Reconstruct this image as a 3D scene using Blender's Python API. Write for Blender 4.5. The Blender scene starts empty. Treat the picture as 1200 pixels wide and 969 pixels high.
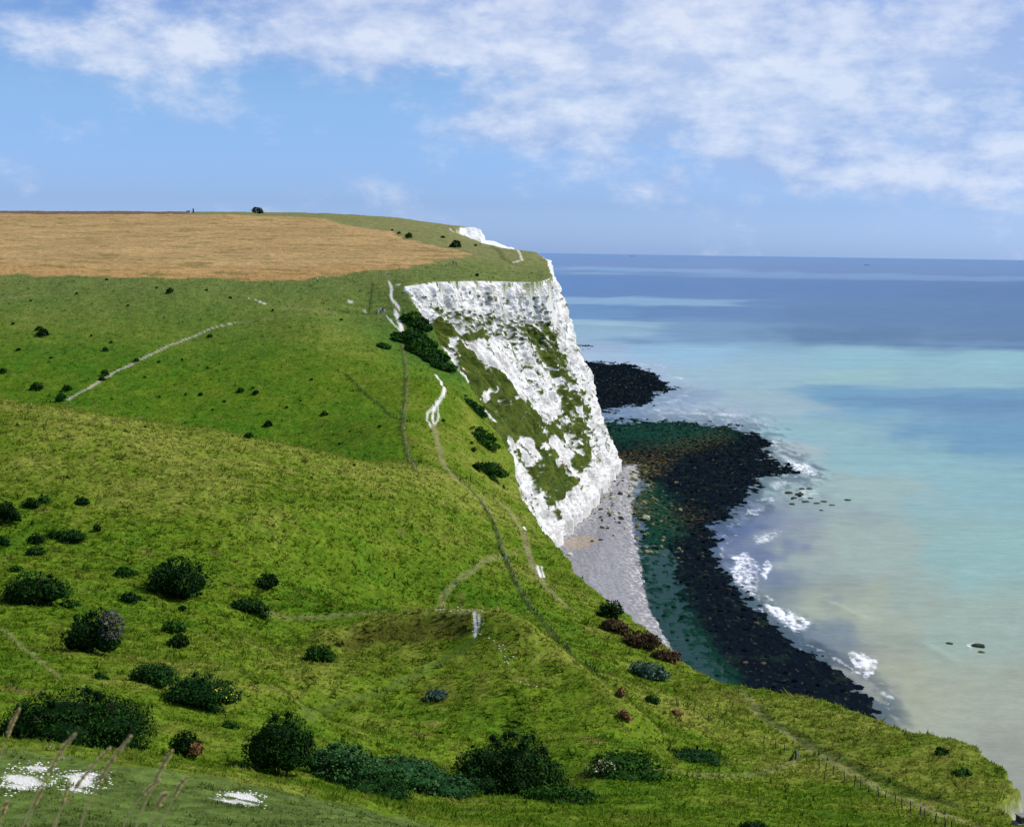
import bpy, math, random
import numpy as np
from mathutils import Vector, Matrix
random.seed(7)
RNG = np.random.default_rng(7)
scene = bpy.context.scene
COL = scene.collection

# ------------------------------------------------------------------ camera model (photo is 1200 x 969)
PW, PH, FPX, EYE = 1200.0, 969.0, 1563.0, 105.0
PITCH = math.atan((484.5 - 293.5) / FPX)
ROLL = math.radians(0.83)
_f = np.array([0, math.cos(PITCH), -math.sin(PITCH)])
_r0 = np.array([1.0, 0, 0]); _u0 = np.array([0, math.sin(PITCH), math.cos(PITCH)])
CR = math.cos(ROLL) * _r0 + math.sin(ROLL) * _u0
CU = -math.sin(ROLL) * _r0 + math.cos(ROLL) * _u0
CF = _f
CAM = np.array([0, 0, EYE])

def ray(px, py):
    return CF + (px - PW / 2) / FPX * CR - (py - PH / 2) / FPX * CU

def world(px, py, Y):
    d = ray(px, py)
    return CAM + d * (Y / d[1])

def rays(px, py):
    px = np.asarray(px, float); py = np.asarray(py, float)
    return CF[None] + ((px - PW / 2) / FPX)[:, None] * CR[None] - ((py - PH / 2) / FPX)[:, None] * CU[None]

def project(P):
    D = P - CAM
    z = np.maximum(D @ CF, 1e-3)
    return PW / 2 + FPX * (D @ CR) / z, PH / 2 - FPX * (D @ CU) / z

def on_sea(px, py, z=0.0):
    d = ray(px, py)
    return CAM + d * ((z - EYE) / d[2])

# ------------------------------------------------------------------ noise
def _hash(ix, iy, seed):
    h = (ix.astype(np.int64) * 374761393 + iy.astype(np.int64) * 668265263 + seed * 974711) & 0xFFFFFFFF
    h = ((h ^ (h >> 13)) * 1274126177) & 0xFFFFFFFF
    h = ((h ^ (h >> 16)) * 2246822519) & 0xFFFFFFFF
    h = h ^ (h >> 15)
    return (h & 0xFFFFFF) / float(0xFFFFFF)

def vnoise(x, y, seed=0):
    ix = np.floor(x); iy = np.floor(y)
    fx = x - ix; fy = y - iy
    ux = fx * fx * fx * (fx * (fx * 6 - 15) + 10); uy = fy * fy * fy * (fy * (fy * 6 - 15) + 10)
    def g(i, j):
        a = _hash(ix + i, iy + j, seed) * 2 * np.pi
        return np.cos(a) * (fx - i) + np.sin(a) * (fy - j)
    a = g(0, 0) * (1 - ux) + g(1, 0) * ux
    b = g(0, 1) * (1 - ux) + g(1, 1) * ux
    return (a * (1 - uy) + b * uy) * 1.5          # roughly -1..1

def fbm(x, y, seed=0, octaves=4, gain=0.5):
    s = np.zeros_like(x); amp = 1.0; tot = 0
    for o in range(octaves):
        s += amp * vnoise(x, y, seed + o * 17); tot += amp
        x = x * 2.03 + 11.3; y = y * 2.03 - 7.1; amp *= gain
    return s / tot * 1.6

def sstep(a, b, x):
    t = np.clip((x - a) / (b - a), 0, 1)
    return t * t * (3 - 2 * t)

def s2l(c):
    c = np.asarray(c, float) / 255.0
    return np.where(c <= 0.04045, c / 12.92, ((c + 0.055) / 1.055) ** 2.4)

# ------------------------------------------------------------------ land shape: control points (photo pixel, distance)
CP = [
 # terrace below the viewpoint
 (-120,969,46),(0,969,48),(150,969,48),(300,969,52),(0,900,60),(100,906,60),(200,916,61),(300,932,63),(400,950,66),(500,969,70),
 (-120,890,60),
 # lip behind the terrace and the hollow with the bushes
 (0,871,66),(150,887,66),(280,909,68),(420,938,72),(560,966,78),
 (0,868,98),(85,875,100),(200,890,102),(330,907,104),(440,929,107),(597,926,128),
 # bottom right slope
 (640,969,92),(760,969,98),(870,969,104),(1000,969,110),(1100,969,114),(1230,990,112),
 (700,912,128),(850,920,134),(940,888,158),(1000,925,140),(1100,935,134),(1180,955,126),
 (1100,905,148),(1190,925,140),(1150,885,154),(1100,866,163),(1000,834,184),(900,809,201),(850,802,210),(900,855,172),(1000,880,160),
 (805,784,222),(770,800,206),(760,745,240),(735,725,250),(700,700,264),(655,648,300),(625,606,340),
 # spoil mound: bank, platform, nose
 (556,714,179,3.3),(520,713.5,180,3.3),(480,717,181,3.3),(440,727,180,3.3),(400,741,178,3),(380,750,177,2),(600,721,177,3.3),(640,746,172,3.3),(690,790,163,3.3),(735,832,154,2.5),
 (556,746,174.5),(520,750,175),(480,754,175),(440,763,174),(405,768,172),(600,752,171),
 (555,772,167),(450,790,162),(380,820,150),(350,842,143),(500,820,156),(560,830,151),(600,800,157),(650,820,153),
 (640,850,148),(560,868,142),(455,855,142),(690,868,142),
 # behind the mound
 (560,690,232),(480,690,228),(400,700,215),(690,772,205),(640,715,235),(720,800,198),(300,722,186),(300,690,197),
 # left hollow
 (210,690,186),(112,755,150),(40,695,172),(0,740,148),(-120,740,146),(225,805,130),(0,800,118),(120,800,126),(320,800,140),
 (300,760,165),(-120,650,190),
 # middle hillside
 (0,640,195),(100,640,200),(0,600,210),(100,600,213),(200,620,212),(300,630,216),(400,640,225),(500,630,250),(400,600,238),
 (300,590,228),(200,570,228),(100,550,233),(0,530,236),(-120,560,225),(590,650,288),(540,610,285),
 (0,500,250),(100,510,250),(200,530,252),(300,550,256),
 # its crest
 (-120,452,276),(0,468,274),(80,479,274),(150,491,276),(230,503,278),(300,515,282),(400,536,296),(480,552,312),(540,565,325),
 (560,578,326),(600,610,322),
 # far hillside
 (480,542,338),(440,542,352),(440,520,366),(440,500,380),(360,520,378),(300,500,392),(200,485,400),(100,462,415),(0,450,425),(-120,440,430),
 (520,520,372),(515,450,432),(530,470,425),(560,520,410),(580,545,392),(590,520,432),(560,480,458),(530,500,395),
 (480,490,402),(440,450,432),(360,450,430),(240,440,440),(240,400,478),(120,430,446),(120,395,478),(0,400,472),(0,360,515),(120,360,516),(-120,390,480),
 (360,412,462),(420,425,455),
 (300,378,500),(360,372,500),(400,396,482),(450,424,462),(500,449,446),
 (240,360,514),(200,340,535),(300,345,535),(0,335,545),(-120,335,545),
 # gully behind the spur, headland shoulder
 (440,385,505),(480,390,506),(480,410,496),(510,420,492),(410,370,520),(460,360,528),(450,345,540),(400,345,535),(360,340,540),
 (520,430,488),(540,445,482),(575,495,464),(600,538,438),(605,560,404),(610,585,368),
 # plateau
 (-120,323,560),(0,322,562),(100,324,560),(200,325,558),(330,328,556),(400,322,572),(450,330,556),(475,334,540),(510,330,551),(560,329,573),(600,330,592),(632,331,604),(646,326,613),
 (500,318,578),(560,316,610),(620,318,625),(530,303,632),(600,303,655),(640,305,662),(560,290,720),(480,290,690),(628,296,708),
 (-120,290,690),(0,290,690),(150,292,685),(300,295,670),(400,300,650),
 (0,262,880),(150,264,870),(300,266,850),(420,268,830),(500,272,830),(545,278,810),(560,281,800),(575,287.5,780),(590,291.3,760),(605,292.8,740),(622,295.2,718),
 (-120,246,1080),(0,247.5,1080),(100,248,1075),(200,248.5,1065),(300,249.5,1040),(380,251.5,1020),(450,255.5,990),(500,260,965),(540,266,945),(563,268.5,958),(568,281.5,990),(602,291,1040),
]
WP = [(-5.5,197,47.5),(-15,199,49.5),(-26,197,51),(5,193,45.5),(12,186,45.5),(17,176,46.5),(-0.6,1.4,103.35),(0.6,1.4,103.35),(0,2.2,103.25),(-0.8,2.2,103.25),(0.8,2.2,103.2),(0,5,101.9),(-2,5,101.9),(2,5,101.7),
      (0,10,99.2),(-5,10,99.4),(5,10,98.8),(0,22,94.2),(-10,22,94.4),(10,22,93),(25,50,80.5),(35,60,76.5),(12,34,88.5),(60,110,56),(45,80,68.5),
      # hidden hollow behind the middle crest
      (-150,340,50),(-95,345,49),(-60,350,48),(-110,380,52),(-40,340,48.5),
      # hidden ground behind the lip and far beyond the crest of the plateau
      (-600,1400,124),(-300,1400,126),(0,1400,96),(20,1150,95),(-10,1200,97),(40,1500,88),(-60,1300,108),(-20,800,104),(-300,1150,131),(-700,1150,132)]
pts = [world(*c[:3]) - np.array([0, 0, c[3] if len(c) > 3 else 0.0]) for c in CP] + [np.array(w, float) for w in WP]
pts = np.array(pts)
def _ab(X, Y):
    Y = np.maximum(Y, 1.2)
    return np.stack([X / Y, np.log(Y)], -1)
AB = _ab(pts[:, 0], pts[:, 1])
QV = (EYE - pts[:, 2]) / pts[:, 1]
MQ = 0.03
def _phi(r2): return np.sqrt(r2 + MQ * MQ)
_n = len(AB)
_A = _phi(((AB[:, None] - AB[None]) ** 2).sum(-1)) - 1e-3 * np.eye(_n)
_M = np.zeros((_n + 3, _n + 3)); _M[:_n, :_n] = _A
_M[:_n, _n:] = np.c_[np.ones(_n), AB]; _M[_n:, :_n] = _M[:_n, _n:].T
_W = np.linalg.solve(_M, np.r_[QV, 0, 0, 0])

def poly_sd(X, Y, P, closed=True):
    """signed distance: negative inside"""
    xf = X.ravel(); yf = Y.ravel()
    d2 = np.full(xf.shape, 1e18); ins = np.zeros(xf.shape, bool)
    n = len(P)
    for i in range(n if closed else n - 1):
        a = P[i]; b = P[(i + 1) % n]
        e = b - a; L = max(e @ e, 1e-12)
        t = np.clip(((xf - a[0]) * e[0] + (yf - a[1]) * e[1]) / L, 0, 1)
        d2 = np.minimum(d2, (xf - a[0] - t * e[0]) ** 2 + (yf - a[1] - t * e[1]) ** 2)
        if closed:
            c = ((a[1] > yf) != (b[1] > yf))
            with np.errstate(divide='ignore', invalid='ignore'):
                xi = (b[0] - a[0]) * (yf - a[1]) / (b[1] - a[1] if b[1] != a[1] else 1e-9) + a[0]
            ins ^= c & (xf < xi)
    d = np.sqrt(d2)
    return (np.where(ins, -d, d) if closed else d).reshape(X.shape)

RIM = np.array([world(*c)[:2] for c in [(385,750,177.5),(405,739,178.5),(440,727,180),(480,718,181),(520,714,180.5),(556,714,179),(585,717.5,178)]])
FLANK = np.array([world(*c)[:2] for c in [(585,717.5,178),(615,731,175),(655,759,169),(700,797,161),(735,832,154)]])
def mound(X, Y):
    e = np.zeros_like(X)
    m = (X > -40) & (X < 40) & (Y > 125) & (Y < 215)
    if m.any():
        x, y = X[m], Y[m]
        d = poly_sd(x, y, RIM, closed=False); f = poly_sd(x, y, FLANK, closed=False)
        e[m] = np.maximum(3.4 * np.exp(-(d / 3.4) ** 2), 3.4 * np.exp(-(f / 4.6) ** 2))
    return e

def base_height(X, Y):
    X = np.asarray(X, float); Y = np.asarray(Y, float)
    out = np.empty(X.shape)
    xf = X.ravel(); yf = Y.ravel(); of = out.ravel()
    for i in range(0, len(xf), 20000):
        ab = _ab(xf[i:i + 20000], yf[i:i + 20000])
        r2 = ((ab[:, None, 0] - AB[None, :, 0]) ** 2 + (ab[:, None, 1] - AB[None, :, 1]) ** 2)
        q = _phi(r2) @ _W[:_n] + _W[_n] + ab @ _W[_n + 1:]
        of[i:i + 20000] = EYE - q * np.maximum(yf[i:i + 20000], 1.2)
    return of.reshape(X.shape) + mound(X, Y)

# ------------------------------------------------------------------ coast line in plan
COAST_PX = [(1193,915,140),(1172,893,150),(1152,875,157),(1100,862,165),(1050,846,175),(1000,830,187),(950,816,195),
  (900,806,203),(850,799,212),(805,779,225),(760,738,245),(735,718,255),(700,691,270),(655,641,305),(625,600,345),(610,580,372),(604,556,404),
  (600,530,442),(575,490,468),(540,440,488),(500,390,516),(474,335,540),(510,330,551),(560,329,573),(600,330,592),(632,331,604),(647,324,616),(640,304,664),(628,295.5,710)]
coast = [(70, 20), (66, 60), (60, 95), (56, 115), (50.5, 122), (49.5, 130)] + [tuple(world(*c)[:2]) for c in COAST_PX]
coast += [(4, 770), (-18, 820), (-40, 880)] + [tuple(world(*c)[:2]) for c in [(540,266,940),(563,268.5,958),(568,281.5,990),(602,291,1040)]] + [(20, 1150), (40, 1500)]
COAST = np.array(coast)
LAND = np.vstack([COAST, [(-2500, 1500), (-2500, -200), (70, -200)]])

DROP = 7.0
def coast_sd(X, Y):
    sd = poly_sd(X, Y, LAND)
    near = np.abs(sd) < 12
    n = np.zeros_like(sd)
    n[near] = 0.9 * vnoise(X[near] / 6, Y[near] / 6, 5) + 0.5 * vnoise(X[near] / 2.1, Y[near] / 2.1, 6)
    return sd + n

def land_height(X, Y, sd=None):
    z = base_height(X, Y)
    if sd is None: sd = coast_sd(X, Y)
    return np.maximum(z - np.maximum(sd, 0) * DROP, np.minimum(z, -4.0))

def hit_many(pxy, dmin=30.0):
    """first point of the smooth land under each photo pixel"""
    pxy = np.asarray(pxy, float)
    D = rays(pxy[:, 0], pxy[:, 1])
    D = D / D[:, 1:2]
    ds = np.exp(np.linspace(math.log(dmin), math.log(1500), 420))
    P = CAM[None, None] + D[:, None] * ds[None, :, None]
    h = base_height(P[..., 0], P[..., 1])
    below = P[..., 2] < h
    k = np.where(below.any(1), below.argmax(1), len(ds) - 1)
    lo = ds[np.maximum(k - 1, 0)]; hi = ds[k]
    for _ in range(14):
        m = (lo + hi) / 2
        Q = CAM + D * m[:, None]
        b = Q[:, 2] < base_height(Q[:, 0], Q[:, 1])
        hi = np.where(b, m, hi); lo = np.where(b, lo, m)
    Q = CAM + D * hi[:, None]
    Q[:, 2] = base_height(Q[:, 0], Q[:, 1])
    return Q

def ground_at(x, y):
    return float(ground_z(np.array([x]), np.array([y]))[0])

def tussock(X, Y):
    d = np.maximum(Y, 1)
    a = 0.22 * fbm(X / 3.2, Y / 3.2, 31, 3) + 0.35 * vnoise(X / 11, Y / 11, 37)
    a += np.clip(d / 500, 0, 1) * 0.5 * vnoise(X / 24, Y / 24, 38)
    return a * sstep(20, 70, d)
def ground_z(X, Y):
    return land_height(X, Y) + tussock(X, Y)

# ------------------------------------------------------------------ mesh and material helpers
def mesh_np(name, V, Fc, mats=(), attrs=None, smooth=False, mat_idx=None, parent=None, link=True):
    V = np.asarray(V, np.float32); Fc = np.asarray(Fc, np.int32)
    me = bpy.data.meshes.new(name)
    me.vertices.add(len(V)); me.vertices.foreach_set('co', V.ravel())
    nf, k = Fc.shape
    me.loops.add(nf * k); me.loops.foreach_set('vertex_index', Fc.ravel())
    me.polygons.add(nf)
    me.polygons.foreach_set('loop_start', np.arange(0, nf * k, k, dtype=np.int32))
    me.polygons.foreach_set('loop_total', np.full(nf, k, np.int32))
    if mat_idx is not None: me.polygons.foreach_set('material_index', np.asarray(mat_idx, np.int32))
    me.polygons.foreach_set('use_smooth', np.full(nf, smooth, bool))
    for m in (mats if isinstance(mats, (list, tuple)) else [mats]): me.materials.append(m)
    me.update(calc_edges=True)
    for an, av in (attrs or {}).items():
        av = np.asarray(av, np.float32)
        if av.ndim == 1:
            a = me.attributes.new(an, 'FLOAT', 'POINT'); a.data.foreach_set('value', av)
        else:
            a = me.attributes.new(an, 'FLOAT_COLOR', 'POINT')
            a.data.foreach_set('color', np.c_[av, np.ones(len(av), np.float32)].astype(np.float32).ravel())
    o = bpy.data.objects.new(name, me)
    if link: COL.objects.link(o)
    if parent is not None: o.parent = parent
    return o

def grid_faces(nr, nc):
    i = np.arange(nr * nc).reshape(nr, nc)
    return np.stack([i[:-1, :-1], i[:-1, 1:], i[1:, 1:], i[1:, :-1]], -1).reshape(-1, 4)

class NT:
    def __init__(self, tree):
        self.t = tree; tree.nodes.clear()
    def n(self, typ, **kw):
        nd = self.t.nodes.new(typ)
        ins = kw.pop('ins', {})
        for k, v in kw.items(): setattr(nd, k, v)
        for k, v in ins.items(): self.set(nd, k, v)
        return nd
    def set(self, nd, k, v):
        s = nd.inputs[k]
        if hasattr(v, 'links') or isinstance(v, bpy.types.NodeSocket): self.t.links.new(v, s)
        else: s.default_value = v
    def math(self, op, a, b=None, c=None, clamp=False):
        nd = self.t.nodes.new('ShaderNodeMath'); nd.operation = op; nd.use_clamp = clamp
        for i, v in enumerate((a, b, c)):
            if v is None: continue
            self.set(nd, i, v)
        return nd.outputs[0]
    def mix(self, fac, a, b, blend='MIX'):
        nd = self.t.nodes.new('ShaderNodeMix'); nd.data_type = 'RGBA'; nd.blend_type = blend
        self.set(nd, 0, fac); self.set(nd, 6, a); self.set(nd, 7, b)
        return nd.outputs[2]
    def attr(self, name, out='Color'):
        nd = self.t.nodes.new('ShaderNodeAttribute'); nd.attribute_name = name
        return nd.outputs[out]
    def noise(self, vec, scale, detail=3, rough=0.55, out='Fac', **kw):
        nd = self.t.nodes.new('ShaderNodeTexNoise')
        if vec is not None: self.t.links.new(vec, nd.inputs['Vector'])
        nd.inputs['Scale'].default_value = scale; nd.inputs['Detail'].default_value = detail
        nd.inputs['Roughness'].default_value = rough
        for k, v in kw.items(): nd.inputs[k].default_value = v
        return nd.outputs[out]
    def ramp(self, fac, stops):
        nd = self.t.nodes.new('ShaderNodeMapRange')
        nd.inputs['From Min'].default_value = stops[0]; nd.inputs['From Max'].default_value = stops[1]
        nd.inputs['To Min'].default_value = stops[2]; nd.inputs['To Max'].default_value = stops[3]
        self.t.links.new(fac, nd.inputs['Value'])
        return nd.outputs[0]
    def scale(self, vec, s):
        nd = self.t.nodes.new('ShaderNodeMapping'); nd.inputs['Scale'].default_value = s
        self.t.links.new(vec, nd.inputs['Vector']); return nd.outputs[0]

def new_mat(name):
    m = bpy.data.materials.new(name); m.use_nodes = True
    return m, NT(m.node_tree)

def finish(nt, color, rough=0.9, bump=None, bump_strength=0.5, bump_dist=0.1, spec=0.2, **kw):
    b = nt.n('ShaderNodeBsdfPrincipled')
    nt.set(b, 'Base Color', color); nt.set(b, 'Roughness', rough); nt.set(b, 'Specular IOR Level', spec)
    for k, v in kw.items(): nt.set(b, k, v)
    if bump is not None:
        bp = nt.n('ShaderNodeBump', ins={'Strength': bump_strength, 'Distance': bump_dist, 'Height': bump})
        nt.set(b, 'Normal', bp.outputs[0])
    o = nt.n('ShaderNodeOutputMaterial'); nt.t.links.new(b.outputs[0], o.inputs[0])
    return b

def plain_mat(name, rgb, rough=0.8, var=0.25, scale=6.0, spec=0.2):
    m, nt = new_mat(name)
    g = nt.n('ShaderNodeNewGeometry')
    f = nt.noise(g.outputs['Position'], scale, 4)
    v = nt.ramp(f, (0.3, 0.7, 1 - var, 1 + var))
    c = nt.n('ShaderNodeVectorMath', operation='SCALE'); c.inputs[0].default_value = rgb; nt.set(c, 'Scale', v)
    finish(nt, c.outputs[0], rough, spec=spec)
    return m

def thing(name, label, cat, loc=(0, 0, 0), group=None):
    o = bpy.data.objects.new(name, None); COL.objects.link(o)
    o.empty_display_size = 0.2
    o.location = loc; o['label'] = label; o['category'] = cat
    if group: o['group'] = group
    return o
def tag(o, label, cat, group=None, kind=None):
    o['label'] = label; o['category'] = cat
    if group: o['group'] = group
    if kind: o['kind'] = kind
    return o

# ------------------------------------------------------------------ masks from lines and areas of the land
def land_poly(px):
    return hit_many(px)[:, :2]

FIELD = land_poly([(-140,322),(0,322),(60,323.5),(100,324),(200,326),(330,329),(375,325),(420,319),(470,315),(505,309),(540,301),(545,297),(520,290),(480,281),(430,268),(385,257),(330,253),(250,251.5),(120,251),(0,250.5),(-140,250)])

PATHS = [  # photo polyline, half width (m), strength, kind: 0 = worn pale earth, 1 = bare chalk, 2 = dark rank grass strip
 ([(80,468),(105,455),(130,438),(160,424),(195,407),(230,392),(255,383),(275,379)], 1.1, 0.9, 3),
 ([(275,379),(300,375.5),(330,372),(355,368)], 1.3, 0.4, 0),
 ([(128,441),(140,433),(155,428)], 0.8, 0.8, 3),
 ([(-10,352),(15,349),(35,346)], 1.4, 0.5, 0),
 ([(456,330),(459,340),(458,350),(464,356),(468,362)], 1.0, 1.0, 1),
 ([(456,330),(452,322),(455,315)], 1.0, 0.5, 0),
 ([(459,336),(470,332)], 0.8, 0.8, 1),
 ([(464,360),(452,366),(444,371)], 0.9, 0.5, 0),
 ([(463,364),(468,376),(472,390)], 1.5, 1.0, 1),
 ([(452,368),(462,380),(472,392)], 0.7, 0.8, 1),
 ([(511,440),(517,447),(521,456),(519,463),(512,472),(508,480)], 0.9, 1.0, 1),
 ([(508,478),(507,488),(508,498)], 0.7, 0.9, 1),
 ([(508,476),(501,484),(500,492),(505,500)], 0.6, 0.8, 1),
 ([(513,474),(514,486),(510,497)], 0.6, 0.7, 1),
 ([(508,497),(511,512),(517,535),(524,550),(533,563)], 1.1, 0.75, 0),
 ([(533,563),(545,570),(560,582),(572,598)], 1.2, 0.45, 0),
 ([(578,583),(595,596),(605,610),(612,622),(617,640),(626,662),(637,685),(655,703),(672,716)], 1.0, 0.7, 0),
 ([(612,622),(618,640),(622,660),(628,678)], 0.8, 0.45, 0),
 ([(614,616),(616,622)], 0.5, 1.0, 1),([(630,663),(634,675)], 0.6, 1.0, 1),([(635,664),(638,676)], 0.4, 0.9, 1),
 ([(588,652),(570,658),(550,670),(530,685),(518,700)], 0.9, 0.5, 0),
 ([(592,650),(612,643)], 0.8, 0.3, 0),
 ([(518,700),(515,714)], 0.8, 0.35, 0),
 ([(300,720),(380,722),(440,719),(480,716),(520,714),(556,715)], 1.0, 0.45, 0),
 ([(556,718),(557,730),(557,746)], 0.45, 1.0, 1),
 ([(561,720),(562,728),(560,738)], 0.4, 0.8, 1),
 ([(555,752),(545,760),(520,772),(480,793),(430,815),(380,832),(360,842)], 1.1, 0.55, 4),
 ([(885,826),(890,838),(915,855),(945,873),(985,900),(1040,930),(1110,958),(1160,975)], 1.0, 0.55, 0),
 ([(885,826),(872,815),(868,808)], 1.0, 0.4, 0),
 ([(889,826),(898,840),(930,858),(965,880),(1000,898),(1060,925),(1120,945)], 1.2, 0.7, 2),
 ([(690,898),(800,905),(870,910),(930,893)], 1.2, 0.3, 0),
 ([(470,395),(474,420),(476,445),(473,480),(471,505),(477,530),(486,550)], 0.8, 0.65, 2),
 ([(472,400),(476,425),(478,445),(475,480),(473,505),(479,530),(488,550)], 0.5, 0.5, 0),
 ([(405,438),(418,452),(432,466),(448,477),(470,492)], 0.6, 0.75, 2),
 ([(380,425),(405,438)], 0.6, 0.3, 2),
 ([(532,560),(548,571),(563,586),(577,610),(585,632),(592,655),(603,682),(620,710),(640,735),(665,762),(690,782),(706,795)], 0.7, 0.85, 2),
 ([(535,560),(551,571),(566,586),(580,610),(588,632),(595,655),(606,682),(623,710)], 0.45, 0.3, 0),
 ([(437,335),(435,350),(433,364)], 0.7, 0.6, 2),
 ([(385,364),(420,368),(443,366)], 0.8, 0.5, 2),
 ([(560,262),(578,290),(590,303),(602,310)], 1.2, 0.5, 2),
 ([(602,310),(601,325)], 1.5, 0.35, 0),([(605,293),(612,305),(600,309)], 1.2, 0.7, 1),
 ([(527,268),(532,273)], 1.2, 0.6, 1),
 ([(548,298),(520,308),(470,318)], 1.6, 0.35, 0),
 ([(548,298),(560,303),(555,288),(545,280)], 1.6, 0.35, 0),
 ([(0,735),(20,752),(45,775),(70,795)], 0.5, 0.45, 0),
 ([(240,580),(275,600),(320,632),(350,660),(372,680)], 0.7, 0.25, 4),
 ([(300,352),(312,356)], 0.9, 0.8, 1),([(292,350),(294,351)], 0.6, 0.7, 1),([(405,355),(415,354)], 1.0, 0.7, 1),([(425,363),(428,365)], 0.9, 0.7, 1),
 ([(330,360),(352,362),(372,366),(392,368)], 1.2, 0.5, 0),
]
# dry (straw) <-> lush scalar, by photo position on the land : -1 lush dark green .. 0 olive .. 1 straw
DRY = [(50,900,.0),(250,950,.1),(450,960,.15),(650,955,-.05),(60,780,-.1),(200,780,.05),(330,780,.15),(130,690,-.25),(320,680,-.35),(60,640,-.45),
 (200,640,-.25),(420,660,-.35),(300,600,.0),(150,560,.25),(40,540,.3),(60,480,.6),(150,505,.6),(300,530,.55),(430,550,.5),(250,560,.3),(380,580,.2),(540,568,.55),(400,600,-.05),(500,630,-.1),
 (560,690,-.5),(640,725,-.5),(690,775,-.2),(470,738,.1),(580,740,.12),(480,780,.12),(600,800,.15),(640,840,.05),(560,850,-.1),(700,830,.05),(740,850,.0),(655,760,-.1),(430,800,.0),(700,800,-.3),(640,745,-.15),(735,835,-.25),(490,400,-1),(512,425,-1),(470,385,-.8),(540,445,-.5),(800,830,.45),
 (860,840,.45),(960,850,.5),(1050,880,.5),(1130,900,.45),(1000,900,.55),(1080,950,.3),(950,930,-.4),(850,900,-.45),(880,945,-.4),(760,940,-.45),(720,880,-.2),(720,740,.3),(690,720,.25),
 (650,690,.2),(620,640,.1),(600,580,.5),(640,660,.0),(520,600,-.05),
 (440,530,-.7),(350,505,-.6),(420,480,-.65),(300,460,-.5),(440,440,-.05),(400,410,.1),(360,385,.15),(330,420,-.3),(200,450,-.55),(100,430,-.5),(30,430,-.5),(230,380,-.2),(120,370,-.1),(30,370,-.1),(180,335,.0),(300,340,.05),
 (490,470,.05),(500,520,.35),(550,460,.1),(570,510,.35),(560,545,.25),(460,340,-.1),(400,340,-.3),(440,375,-.4),(350,335,-.4),(370,365,.45),(40,335,.0),
 (480,322,.15),(560,320,.15),(620,320,.25),(560,300,.35),(600,300,.2),(500,270,.4),(440,260,.55),(550,280,.25),(520,285,.1)]
_dp = hit_many([(a, b) for a, b, _ in DRY]); _dab = _ab(_dp[:, 0], _dp[:, 1]); _dv = np.array([d[2] for d in DRY])
def dry_at(X, Y):
    out = np.empty(X.size); xf = X.ravel(); yf = Y.ravel()
    for i in range(0, len(xf), 40000):
        ab = _ab(xf[i:i + 40000], yf[i:i + 40000])
        w = 1.0 / (((ab[:, None] - _dab[None]) ** 2).sum(-1) + 3e-4) ** 1.5
        out[i:i + 40000] = (w @ _dv) / w.sum(1)
    return out.reshape(X.shape)

BANK = land_poly([(385,752),(420,736),(470,722),(530,717),(556,719),(556,744),(500,752),(440,757),(400,762)])
CHALKS = [land_poly([(5,928),(2,915),(20,905),(22,892),(48,889),(58,895),(52,912),(38,922)]),
          land_poly([(80,922),(82,902),(95,898),(120,899),(118,912),(98,925)]),
          land_poly([(258,935),(268,929),(290,928),(302,934),(298,944),(280,940)]),
          land_poly([(60,878),(66,870),(70,872),(66,884)])]
TERRACE = land_poly([(-140,980),(-140,884),(0,878),(150,893),(280,915),(420,945),(520,969),(560,985)])

LUSH = np.array([.040, .122, .006]); OLIVE = np.array([.099, .154, .010]); STRAW = np.array([.225, .230, .042])
UPLAND = np.array([.135, .160, .062]); CRESTLAND = np.array([.225, .205, .085])

def land_albedo(X, Y, sd):
    """base colour of the ground cover"""
    dry = dry_at(X, Y)
    n1 = fbm(X / 40, Y / 40, 51, 3); n2 = fbm(X / 9, Y / 9, 53, 3); n3 = fbm(X / 2.2, Y / 2.2, 57, 3)
    d = dry + 0.30 * n1 + 0.36 * n2 + 0.32 * n3
    mm = (X > -40) & (X < 45) & (Y > 125) & (Y < 215)
    if mm.any():
        d[mm] += .42 * np.exp(-(poly_sd(X[mm], Y[mm], FLANK, closed=False) / 3.0) ** 2) + .42 * np.exp(-(poly_sd(X[mm], Y[mm], RIM, closed=False) / 2.4) ** 2)
    t1 = np.clip(d + 1, 0, 1)[..., None] ; t2 = np.clip(d, 0, 1.2)[..., None]
    c = LUSH * (1 - t1) + OLIVE * t1
    c = c * (1 - t2) + STRAW * t2
    up = sstep(430, 590, Y)[..., None] * 0.62
    c = c * (1 - up) + UPLAND * up * 1.0
    up2 = sstep(600, 680, Y)[..., None] * (.55 + .25 * n2[..., None])
    c = c * (1 - up2) + CRESTLAND * up2
    # rusty dead stems here and there
    r = sstep(0.6, 0.85, fbm(X / 6, Y / 6, 61, 3)) * sstep(80, 110, Y) * (1 - sstep(420, 480, Y)) * 0.45
    c = c * (1 - r[..., None]) + np.array([.18, .13, .045]) * r[..., None]
    return c, d

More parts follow.
